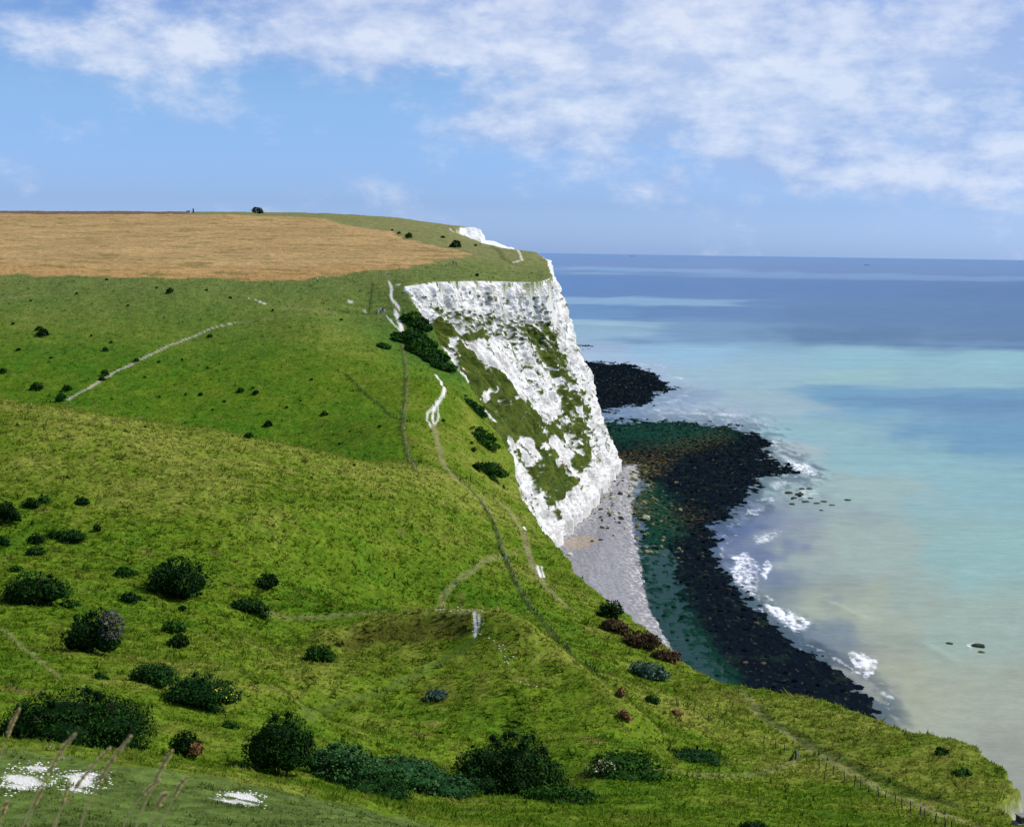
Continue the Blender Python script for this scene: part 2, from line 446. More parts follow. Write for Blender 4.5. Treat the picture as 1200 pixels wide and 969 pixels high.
def apply_masks(X, Y, sd, c):
    # spoil bank: rough brown-green sward
    b = sstep(0.8, -1.5, poly_sd(X, Y, BANK) + 1.2 * vnoise(X / 2, Y / 2, 71))[..., None]
    c = c * (1 - b * .75) + np.array([.075, .068, .012]) * b * .75
    # mown terrace
    t = sstep(1.0, -1.0, poly_sd(X, Y, TERRACE) + 0.8 * vnoise(X / 1.5, Y / 1.5, 73))
    tc = np.array([.092, .135, .028]) * (1 + 0.25 * fbm(X / 5, Y / 5, 75, 3))[..., None]
    c = c * (1 - t[..., None]) + tc * t[..., None]
    # grain field
    sdf = poly_sd(X, Y, FIELD)
    f = sstep(2.0, -2.0, sdf + 5 * fbm(X / 14, Y / 14, 77, 4))
    lane = (X * 0.35 + Y * 0.94)
    st = fbm(X / 60, lane / 5.0, 79, 4)
    fc = np.array([.385, .255, .105])[None] * (1 + 0.16 * fbm(X / 50, Y / 50, 80, 3) + 0.08 * st)[..., None]
    redder = sstep(60, 0, -sdf) * 0.35 * sstep(640, 560, Y)
    fc = fc * (1 - redder[..., None]) + np.array([.39, .20, .055]) * redder[..., None]
    weeds = sstep(0.24, 0.5, fbm(X / 26, Y / 9, 83, 5) + 0.30 * st) * 0.7
    fc = fc * (1 - weeds[..., None]) + np.array([.16, .14, .04]) * weeds[..., None]
    lanes = sstep(0.06, 0.0, np.abs(((X * .25 + Y * .97 + 6 * vnoise(X / 80, Y / 80, 85)) / 24.0) % 1 - 0.5) - 0.02) * 0.35
    fc = fc * (1 - lanes[..., None]) + np.array([.22, .13, .04]) * lanes[..., None]
    c = c * (1 - f[..., None]) + fc * f[..., None]
    # reddish fallow strip along the skyline, left of the bush
    s = sstep(930, 960, Y) * sstep(-225, -245, X) * (1 - f)
    c = c * (1 - s[..., None]) + np.array([.16, .10, .062]) * s[..., None]
    # tracks
    wob = vnoise(X / 2.5, Y / 2.5, 91) * 0.5
    fine = vnoise(X / .9, Y / .9, 92)
    PC = {0: np.array([.22, .19, .095]), 1: np.array([.72, .69, .62]), 2: np.array([.035, .062, .012]), 3: np.array([.42, .38, .29]), 4: np.array([.075, .115, .022])}
    chalk = np.zeros_like(X)
    for px, hw, stg, kd in PATH_W:
        lo = px.min(0) - hw * 3 - 3; hi = px.max(0) + hw * 3 + 3
        m = (X > lo[0]) & (X < hi[0]) & (Y > lo[1]) & (Y < hi[1])
        if not m.any(): continue
        d = poly_sd(X[m], Y[m], px, closed=False) + wob[m] * hw * .8
        k = sstep(hw * 1.25, hw * 0.55, d) * stg * np.clip(1 + fine[m] * (0.55 if kd != 1 else .35), 0, 1)
        c[m] = c[m] * (1 - k[:, None]) + PC[kd] * k[:, None]
        if kd == 1: chalk[m] = np.maximum(chalk[m], k)
    for P in CHALKS:
        lo = P.min(0) - 4; hi = P.max(0) + 4
        m = (X > lo[0]) & (X < hi[0]) & (Y > lo[1]) & (Y < hi[1])
        d = poly_sd(X[m], Y[m], P) + 1.1 * fbm(X[m] / 1.6, Y[m] / 1.6, 95, 4) + .35
        k = sstep(0.25, -0.35, d) * .85
        c[m] = c[m] * (1 - k[:, None]) + np.array([.66, .64, .59]) * k[:, None]
        chalk[m] = np.maximum(chalk[m], k)
    # bare chalk where the coast breaks away
    e = sstep(0.0, 0.8, sd)
    gz = sstep(-.25, .35, fbm(X / 4, Y / 4, 97, 3)) * sstep(360, 420, Y) * sstep(560, 530, Y)
    ec = np.array([.70, .68, .62]) * (1 - gz[..., None]) + np.array([.075, .105, .018]) * gz[..., None]
    c = c * (1 - e[..., None]) + ec * e[..., None]
    chalk = np.maximum(chalk, e)
    return c, chalk, f
PATH_W = [(hit_many(p)[:, :2], hw * (.55 if k in (1, 3) else 1.15 if k == 2 else .8), s, k) for p, hw, s, k in PATHS]

# ------------------------------------------------------------------ the land sheet
def a_columns(fine_lo, fine_hi, step, far):
    fine = np.arange(fine_lo, fine_hi, step)
    left = fine_lo - np.cumsum(step * 1.06 ** np.arange(1, 75)); right = fine_hi + np.cumsum(step * 1.06 ** np.arange(0, 75))
    return np.concatenate([left[::-1], fine, right])
ax = (a_columns(-60, 1262, 1.45, 0) - PW / 2) / FPX
yr = np.concatenate([np.exp(np.linspace(math.log(1.3), math.log(40), 60))[:-1], np.exp(np.linspace(math.log(40), math.log(1300), 980))])
YY, AA = np.meshgrid(yr, ax, indexing='ij')
XX = AA * YY
SD = coast_sd(XX, YY)
keep_far = SD < 25
ZZ = land_height(XX, YY, SD)
ZZ = ZZ + tussock(XX, YY) * sstep(1.5, 0, SD)
colr, dryv = land_albedo(XX, YY, SD)
colr, chalkv, fieldv = apply_masks(XX, YY, SD, colr)

def build_land():
    m, nt = new_mat('downland turf')
    g = nt.n('ShaderNodeNewGeometry'); pos = g.outputs['Position']
    n1 = nt.noise(pos, 1.3, 4, 0.65); n2 = nt.noise(pos, 0.33, 3, 0.6)
    v = nt.math('MULTIPLY', nt.ramp(n1, (0.28, 0.72, 0.55, 1.45)), nt.ramp(n2, (0.3, 0.7, 0.80, 1.2)))
    ch = nt.attr('bare', 'Fac')
    v = nt.math('ADD', nt.math('MULTIPLY', v, nt.math('SUBTRACT', 1.0, nt.math('MULTIPLY', ch, 0.8))), nt.math('MULTIPLY', ch, 0.8))
    c = nt.n('ShaderNodeVectorMath', operation='SCALE'); nt.set(c, 0, nt.attr('cover')); nt.set(c, 'Scale', v)
    hgt = nt.math('ADD', nt.math('MULTIPLY', n1, 0.35), n2)
    finish(nt, c.outputs[0], 0.95, hgt, 0.6, 0.6, spec=0.03)
    V = np.stack([XX, YY, ZZ], -1).reshape(-1, 3)
    Fc = grid_faces(*XX.shape)
    k = keep_far.ravel()
    Fc = Fc[k[Fc].any(1)]
    used = np.zeros(len(V), bool); used[Fc.ravel()] = True
    idx = np.cumsum(used) - 1
    o = mesh_np('ground', V[used], idx[Fc][:, ::-1], m, {'cover': colr.reshape(-1, 3)[used], 'bare': chalkv.ravel()[used]}, smooth=True)
    o['kind'] = 'structure'
build_land()

# ------------------------------------------------------------------ sea cliffs: columns of points from brink to foot
def patch(cols, nu, nv, seed):
    cols = [np.array(c, float) for c in cols]
    rs = []
    tv = np.linspace(0, 1, nv)
    for c in cols:
        s = np.r_[0, np.cumsum(np.linalg.norm(np.diff(c, axis=0), axis=1))]; s /= s[-1]
        rs.append(np.stack([np.interp(tv, s, c[:, k]) for k in range(3)], -1))
    G = np.array(rs)
    L = np.r_[0, np.cumsum(np.linalg.norm(np.diff(G.mean(1), axis=0), axis=1))]; L /= L[-1]
    tu = np.linspace(0, 1, nu)
    out = np.empty((nu, nv, 3))
    for j in range(nv):
        for k in range(3): out[:, j, k] = np.interp(tu, L, G[:, j, k])
    return out

def smooth_grid(G, it):
    for _ in range(it):
        H = G.copy()
        H[1:-1, 1:-1] = (G[:-2, 1:-1] + G[2:, 1:-1] + G[1:-1, :-2] + G[1:-1, 2:] + 2 * G[1:-1, 1:-1]) / 6
        G = H
    return G

def normals(G):
    du = np.gradient(G, axis=0); dv = np.gradient(G, axis=1)
    n = np.cross(du, dv); n /= np.linalg.norm(n, axis=-1, keepdims=True) + 1e-9
    return n

def w(px, py, Y): return world(px, py, Y)
def sea_pt(px, py, z=2.0): return on_sea(px, py, z)

def chalk_mat():
    m, nt = new_mat('chalk cliff')
    g = nt.n('ShaderNodeNewGeometry'); pos = g.outputs['Position']
    st = nt.scale(pos, (0.25, 0.25, 1.6))
    n1 = nt.noise(pos, 0.9, 5, 0.65); n2 = nt.noise(st, 0.9, 4, 0.6)
    v = nt.math('MULTIPLY', nt.ramp(n1, (0.3, 0.7, 0.82, 1.12)), nt.ramp(n2, (0.35, 0.65, 0.9, 1.06)))
    c = nt.n('ShaderNodeVectorMath', operation='SCALE'); nt.set(c, 0, nt.attr('cover')); nt.set(c, 'Scale', v)
    h = nt.math('ADD', nt.math('MULTIPLY', n1, 1.0), nt.math('MULTIPLY', n2, 0.6))
    finish(nt, c.outputs[0], 0.95, h, 0.8, 0.8, spec=0.05)
    return m
CHALK_M = chalk_mat()

def in_px(px, py, poly):
    return poly_sd(px, py, np.array(poly, float))

def main_cliff():
    dn = np.array([-4.5, 0, -3.0])
    cols = [
      [w(474,335,541) + dn, w(500,390,517) + dn, w(540,440,490) + dn, w(575,490,468) + dn, w(598,530,444) + dn, w(604,556,404) + dn, w(611,582,370) + dn, w(626,606,343) + dn, (4, 340, 2)],
      [w(474,335,540), w(500,390,516), w(540,440,488), w(575,490,468), w(598,530,448), w(612,580,440), sea_pt(650,642)],
      [w(510,330,551), w(528,375,546), w(556,420,525), w(590,470,500), w(628,545,480), sea_pt(664,622)],
      [w(560,329,573), w(580,390,570), w(602,430,560), w(630,480,545), w(662,550,524), sea_pt(690,601)],
      [w(600,330,592), w(617,390,590), w(636,430,583), w(657,475,574), w(686,540,562), sea_pt(706,577)],
      [w(632,331,604), w(644,378,605), w(662,420,604), w(678,460,604), w(702,517,610), sea_pt(721,553)],
      [w(646,326,614), w(654,370,618), w(672,415,622), w(688,455,628), w(708,512,636), sea_pt(724,549)],
      [w(640,304,664), (26,664,70), (38,668,45), (50,676,2)],
      [w(628,295.5,710), (20,716,70), (34,722,40), (46,735,2)],
      [(4,770,98), (10,778,60), (24,788,2)],
      [(-18,820,94), (-14,828,60), (0,840,2)],
      [(-40,880,96), (-36,886,60), (-20,890,2)],
    ]
    G = patch(cols, 820, 420, 3)
    G = smooth_grid(G, 60)
    S = G.copy()
    u = np.linspace(0, 1, G.shape[0])[:, None] * np.ones((1, G.shape[1])); v = np.ones((G.shape[0], 1)) * np.linspace(0, 1, G.shape[1])[None]
    N = normals(G)
    N *= np.sign((N @ np.array([.5, -.8, .3])))[..., None]
    # arc coordinates in metres
    al = G[..., 0] * .55 + G[..., 1] * .83; z = G[..., 2]
    gully = fbm((al - z * .35) / 15, z / 80, 101, 4)
    ribs = 1 - np.abs(fbm(al / 6.0 + .02 * z, z / 30, 103, 4)) * 2
    ledge = fbm(al / 40, z / 2.3, 105, 3)
    blk = fbm(al / 2.4, z / 2.0, 107, 3)
    dd = 3.6 * gully + 0.7 * ribs + 0.15 * ledge + 0.55 * blk + 1.5 * fbm((al - z * .3) / 7, (z + al * .3) / 11, 108, 3)
    edge = sstep(0, .03, v) * sstep(0, .02, u) 
    G = G + N * (dd * edge - 0.4)[..., None]
    # talus and fallen blocks near the foot
    foot = sstep(.86, 1.0, v)
    G = G + N * (foot * (1.2 * np.clip(fbm(al / 4, z / 3, 109, 3), 0, 1) + .6))[..., None]
    G[..., 2] = np.where(v > .985, -2.0, G[..., 2])
    # where turf clings to the face, worked out on the smooth surface
    px, py = project(S.reshape(-1, 3)); px = px.reshape(v.shape); py = py.reshape(v.shape)
    jx = 5 * fbm(al / 7, z / 5, 111, 4); jy = 5 * fbm(al / 7, z / 5, 113, 4)
    qx = px + jx; qy = py + jy
    veg = np.zeros_like(px)
    def area(poly, k=1.0, soft=2.5):
        nonlocal veg
        veg = np.maximum(veg, k * sstep(soft, -soft, in_px(qx, qy, poly)))
    def bare(poly, soft=2.0, k=1.0):
        nonlocal veg
        veg = veg * (1 - k * sstep(soft, -soft, in_px(qx, qy, poly)))
    area([(533,405),(552,412),(569,426),(580,436),(591,441),(602,453),(618,457),(626,472),(642,485),(653,488),(658,504),(671,523),(688,523),(693,536),(680,552),(676,562),(668,578),(650,585),(646,608),(634,575),(629,533),(596,504),(575,472),(556,458),(540,432)])
    area([(470,372),(500,378),(520,382),(537,390),(564,390),(573,394),(566,400),(545,399),(537,403),(525,400),(560,450),(600,505),(618,540),(600,540),(560,490),(520,440)], .95)
    area([(645,375),(655,400),(668,435),(678,455),(684,490),(693,530),(688,540),(672,515),(660,492),(655,470),(650,450),(640,430),(620,405),(600,385)], .85)
    area([(490,350),(530,362),(560,368),(600,374),(640,374),(650,400),(620,412),(590,402),(572,392),(540,390),(510,375)], .52)
    area([(655,442),(676,445),(688,480),(690,510),(672,520),(655,490)], .8)
    area([(618,545),(632,545),(640,575),(650,600),(650,615),(640,600),(628,570)], .9)
    # speckle on the upper face
    spk = sstep(0.10, 0.45, fbm(al / 2.8, z / 1.6, 115, 4) + 0.25 * fbm(al / 20, z / 14, 116, 2) - .1) * 0.62
    up = sstep(334, 345, py) * sstep(470, 495, px) 
    veg = np.maximum(veg, spk * up)
    # broken chalk showing through
    brk = sstep(0.16, 0.40, fbm(al / 5 + z * .22, z / 5, 117, 5))
    mid = np.maximum(.25, sstep(4, -4, in_px(qx, qy, [(560,392),(600,380),(650,380),(672,440),(690,520),(712,555),(690,560),(668,520),(640,482),(618,452),(590,435),(565,418)])))
    veg = veg * (1 - brk * mid * .95)
    for P in [[(536,395),(555,403),(578,410),(570,400),(590,404),(585,415),(560,415)], [(568,420),(582,418),(600,440),(612,458),(640,468),(612,470),(600,448),(585,440)],
              [(612,456),(640,470),(655,490),(640,500),(625,480)], [(645,470),(660,482),(650,488)], [(630,502),(645,512),(662,520),(650,526),(635,510)],
              [(565,462),(580,458),(572,466)], [(593,476),(604,478),(596,480)], [(610,514),(625,522),(622,532),(610,526)], [(636,518),(645,522),(640,530),(632,526)],
              [(670,475),(680,480),(676,490)], [(665,450),(675,452),(668,460)],
              [(518,402),(528,408),(541,430),(554,458),(548,456),(530,428)], [(545,461),(552,462),(566,478),(580,494),(575,496),(558,478)],
              [(594,512),(600,514),(608,530),(612,545),(622,548),(630,575),(640,600),(655,640),(640,625),(622,600),(604,570),(597,552)],
              [(655,515),(662,530),(672,548),(680,560),(665,560),(650,540)]]:
        bare(P)
    # clean faces along the right edge and foot, streaked by gullies
    veg *= 1 - .93 * sstep(3, -3, in_px(qx, qy, [(640,325),(652,350),(665,390),(686,430),(700,470),(730,560),(704,575),(700,540),(698,500),(686,455),(671,410),(652,375)]))
    veg *= 1 - .85 * sstep(.90, .97, v + .04 * fbm(al / 9, z / 9, 119, 3))
    veg *= 1 - .8 * sstep(8, 0, py - 331) * (px > 480)
    veg = np.maximum(veg, .7 * sstep(2.0, -2.0, in_px(qx, qy, [(628,560),(634,556),(648,590),(652,612),(646,612),(636,590)])))
    streak = sstep(.30, .6, fbm(al / 1.9 + z * .18, z / 22, 121, 3)) * .62
    veg = np.clip(np.maximum(veg, streak * sstep(345, 380, py) * sstep(.97, .85, v)), 0, 1)
    veg = np.maximum(veg, .17 * sstep(335, 400, py))
    veg = sstep(.38, .60, veg + .42 * fbm(al / 1.9 + .2 * z, z / 1.7, 122, 5) - .02) * (veg > .02)
    chalk = np.array([.80, .78, .725]) * (1 + .14 * fbm(al / 5, z / 1.2, 123, 3) + .06 * fbm(al / 30, z / 2.0, 125, 2))[..., None]
    grey = sstep(-.1, .5, fbm(al / 7, z / 5, 127, 5))[..., None] * .6
    crack = sstep(.07, .0, np.abs(fbm((al - .3 * z) / 5, z / 30, 128, 3)))[..., None] * .35 * sstep(.2, .5, fbm(al / 14, z / 14, 126, 2))[..., None]
    chalk = chalk * (1 - crack) + np.array([.30, .28, .22]) * crack
    chalk = chalk * (1 - grey) + np.array([.40, .39, .345]) * grey
    warm = sstep(.45, .7, fbm(al / 12, z / 8, 129, 3))[..., None] * .3
    chalk = chalk * (1 - warm) + np.array([.66, .56, .44]) * warm
    gn = fbm(al / 8, z / 8, 131, 4)[..., None]
    green = np.array([.07, .10, .015]) * (1 + .4 * gn) + np.array([.03, .015, .0]) * np.clip(gn, 0, 1)
    dk = sstep(.3, .6, fbm(al / 5, z / 5, 133, 3))[..., None] * .6
    green = green * (1 - dk) + np.array([.025, .06, .012]) * dk
    hi = (.5 * sstep(0.25, .7, veg) * sstep(.95, .5, veg))[..., None]
    green = green * (1 - hi) + np.array([.12, .11, .04]) * hi
    c = chalk * (1 - veg[..., None]) + green * veg[..., None]
    G = G + N * (veg * .5 * (1 + fbm(al / 2, z / 2, 135, 2)))[..., None] * edge[..., None]
    o = mesh_np('cliff', G.reshape(-1, 3), grid_faces(*v.shape), CHALK_M, {'cover': c.reshape(-1, 3)}, smooth=True)
    o['kind'] = 'structure'

def far_cliff(cols, seed, nu=160, nv=60):
    G = patch(cols, nu, nv, seed); G = smooth_grid(G, 8)
    N = normals(G); N *= np.sign((N @ np.array([.5, -.8, .3])))[..., None]
    al = G[..., 0] * .7 + G[..., 1] * .7; z = G[..., 2]
    G = G + N * (1.5 * fbm(al / 9, z / 25, seed, 4))[..., None]
    c = np.array([.80, .79, .75]) * (1 + .10 * fbm(al / 8, z / 3, seed + 1, 3))[..., None]
    vg = sstep(.4, .6, fbm(al / 9, z / 5, seed + 3, 3))[..., None] * .4
    c = c * (1 - vg) + np.array([.12, .13, .05]) * vg
    o = mesh_np('cliff', G.reshape(-1, 3), grid_faces(nu, nv), CHALK_M, {'cover': c.reshape(-1, 3)}, smooth=True)
    o['kind'] = 'structure'
main_cliff()
far_cliff([[(-40,882,112), (-36,886,60), (-18,890,2)], [w(538,267,938), w(541,280,934), (-20,920,2)], [w(552,266.5,948), w(553,284,944), (-14,936,2)], [w(563,268.3,956), w(566,284,955), (-2,950,2)], [w(569,281.5,988), w(570,292,984), (4,976,2)],
           [w(585,285,1012), w(587,296,1008), (16,1000,2)], [w(602,291,1038), w(604,300,1034), (22,1030,2)], [(24,1120,96), (26,1120,60), (42,1120,2)], [(40,1400,90), (44,1400,60), (60,1400,2)]], 211)

# ------------------------------------------------------------------ foreshore: shingle, weed-covered ledges
SHINGLE = [(600,680),(640,640),(662,626),(690,604),(722,552),(735,546),(747,546),(747,562),(742,580),(740,600),(744,625),(748,650),(752,680),(762,715),(782,752),(800,790),(700,800)]
REEFS = [
 [(670,420),(700,423),(740,425),(770,437),(775,447),(800,455),(770,463),(765,474),(720,483),(700,488),(660,480)],
 [(690,492),(740,490),(800,492),(850,497),(888,505),(905,520),(900,535),(930,545),(950,556),(920,560),(890,560),(890,585),(865,597),(858,608),(840,625),(838,645),(850,668),(864,686),(893,712),(922,735),(948,762),(975,778),(1000,797),(1036,830),(1040,860),(900,860),(790,800),(770,740),(752,690),(745,640),(742,600),(748,560),(715,545)],
 [(676,402),(692,402),(700,406),(690,408),(676,408)],
 [(925,575),(945,572),(950,585),(925,588)],
]
def foreshore():
    px_ax = (a_columns(560, 1120, 1.3, 0)[60:-60] - PW / 2) / FPX
    y2 = np.exp(np.linspace(math.log(170), math.log(1500), 1500))
    Y, A = np.meshgrid(y2, px_ax, indexing='ij'); X = A * Y
    P = np.stack([X, Y, np.zeros_like(X)], -1)
    px, py = project(P.reshape(-1, 3)); px = px.reshape(X.shape); py = py.reshape(X.shape)
    # ragged seaward edges
    jx = 14 * fbm(X / 14, Y / 26, 141, 4) + 11 * fbm(X / 4, Y / 5, 142, 4); jy = 6 * fbm(X / 14, Y / 26, 143, 4) + 5 * fbm(X / 6, Y / 5, 140, 3)
    far = np.clip((py - 297) / 250, .15, 1)
    qx = px + jx * far; qy = py + jy * far
    reef = np.zeros_like(X)
    for R in REEFS:
        reef = np.maximum(reef, sstep(13, -11, poly_sd(qx, qy, np.array(R, float)) / np.maximum(far, .3)))
    sh_sd = poly_sd(px + 4 * fbm(X / 5, Y / 12, 145, 4) + 3.0 * fbm(X / 1.2, Y / 2.5, 146, 2), py + 2 * fbm(X / 1.2, Y / 2.5, 144, 2), np.array(SHINGLE, float))
    sh = sstep(2, -2, sh_sd)
    # ground level: land foot -> ledges -> below the tide
    z = -1.6 + reef * 1.98
    cr = fbm(X / 3.0, Y / 5.0, 147, 4)
    z = z + sstep(0, .5, reef) * (1 - .35 * sstep(.7, 1, reef)) * (0.52 * cr + .25 * np.clip(fbm(X / 1.6, Y / 2.4, 149, 2), 0, 1))
    dark_bay = sstep(6, -6, poly_sd(qx, qy, np.array([(755,640),(790,640),(800,690),(815,740),(850,800),(880,850),(780,800),(765,720)], float)))
    z = z * (1 - dark_bay) + (-0.10 + .38 * cr) * dark_bay
    shore = 0.5 + np.clip(-sh_sd, 0, 70) * 0.045
    z = np.where(sh > .02, z * (1 - sh) + (shore + .12 * fbm(X / 2, Y / 3, 151, 3)) * sh, z)
    # colours
    n = fbm(X / 5, Y / 9, 153, 4); n2 = fbm(X / 1.4, Y / 2.2, 155, 3)
    black = np.array([.005, .009, .014]); weed = np.array([.009, .046, .030]); gold = np.array([.11, .085, .025]); olive = np.array([.035, .055, .02])
    c = np.ones(X.shape + (3,)) * black
    def mixin(col, k):
        nonlocal c
        c = c * (1 - k[..., None]) + np.array(col) * k[..., None]
    def zone(poly, soft): return sstep(soft, -soft, poly_sd(qx + 6 * n, qy + 6 * n, np.array(poly, float)))
    mixin(weed, zone([(700,495),(800,495),(870,508),(800,522),(720,520)], 10) * .9)
    mixin(weed * 1.0, zone([(740,560),(780,575),(800,620),(780,650),(800,700),(830,750),(870,810),(800,830),(760,730),(748,650)], 12) * .95)
    mixin(gold, zone([(720,530),(780,520),(840,505),(860,515),(790,540),(770,560),(760,580)], 8) * sstep(0, .5, n2) * .8)
    mixin(gold, zone([(750,590),(800,590),(840,610),(810,625),(770,620)], 10) * sstep(.1, .6, n2) * .7)
    mixin([.16, .15, .06], zone([(710,530),(760,545),(760,600),(745,600),(730,545)], 8) * sstep(-.2, .4, n2) * .8)
    mixin(np.array([.016, .034, .022]), sstep(.2, .6, n) * .4)
    mixin([.22, .20, .12], sstep(.62, .8, n2) * .22 * (reef > .5))
    # shingle
    sc = np.array([.262, .258, .268]) * (1 + .10 * n + .10 * n2)[..., None]
    pale = sstep(-30, -2, sh_sd) * sstep(.05, .4, n2 + .25 * n) * .7
    sc = sc * (1 - pale[..., None]) + np.array([.60, .57, .52]) * pale[..., None]
    sand = sstep(10, 0, np.hypot((px - 680), (py - 640) * 2.2) - 14)
    sc = sc * (1 - .5 * sand[..., None]) + np.array([.42, .31, .18]) * .5 * sand[..., None]
    c = c * (1 - sh[..., None]) + sc * sh[..., None]
    keep = (np.maximum(reef, sh) > .01) & (X > -40)
    V = np.stack([X, Y, z], -1).reshape(-1, 3); Fc = grid_faces(*X.shape); Fc = Fc[keep.ravel()[Fc].any(1)]
    used = np.zeros(len(V), bool); used[Fc.ravel()] = True; idx = np.cumsum(used) - 1
    m, nt = new_mat('foreshore')
    g = nt.n('ShaderNodeNewGeometry'); pos = g.outputs['Position']
    n1 = nt.noise(pos, 1.1, 4, .65)
    cc = nt.n('ShaderNodeVectorMath', operation='SCALE'); nt.set(cc, 0, nt.attr('cover')); nt.set(cc, 'Scale', nt.ramp(n1, (.3, .7, .7, 1.3)))
    finish(nt, cc.outputs[0], 1.0, n1, .7, .5, spec=.0)
    o = mesh_np('beach', V[used], idx[Fc][:, ::-1], m, {'cover': c.reshape(-1, 3)[used], 'dryness': (.45 + .5 * sh).ravel()[used]}, smooth=True)
    o['kind'] = 'structure'
    return X, Y, z, reef, sh, px, py, c
FS = foreshore()

# ------------------------------------------------------------------ sea
SEA_C = [(650,300,116,155,202),(900,303,116,153,198),(1190,308,116,153,195),(700,310,120,153,196),(1000,315,118,149,190),  # water colours; the dark blue bands are cloud shadow painted in
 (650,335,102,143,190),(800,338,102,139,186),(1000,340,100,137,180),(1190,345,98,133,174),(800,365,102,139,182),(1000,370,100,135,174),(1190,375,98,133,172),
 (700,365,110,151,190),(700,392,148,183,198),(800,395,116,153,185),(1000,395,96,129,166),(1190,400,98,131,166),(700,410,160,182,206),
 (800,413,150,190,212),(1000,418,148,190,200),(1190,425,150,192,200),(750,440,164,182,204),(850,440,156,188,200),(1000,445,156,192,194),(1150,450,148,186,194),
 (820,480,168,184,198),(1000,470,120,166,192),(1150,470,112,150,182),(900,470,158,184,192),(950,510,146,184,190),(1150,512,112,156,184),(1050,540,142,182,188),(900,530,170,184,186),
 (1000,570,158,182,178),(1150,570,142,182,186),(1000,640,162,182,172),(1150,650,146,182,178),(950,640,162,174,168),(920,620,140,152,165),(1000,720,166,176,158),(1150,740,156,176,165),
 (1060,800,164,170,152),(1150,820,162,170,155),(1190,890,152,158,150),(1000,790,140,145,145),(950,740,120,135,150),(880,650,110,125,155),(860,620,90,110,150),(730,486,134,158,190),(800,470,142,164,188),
 (800,700,60,85,85),(900,760,60,75,95)]
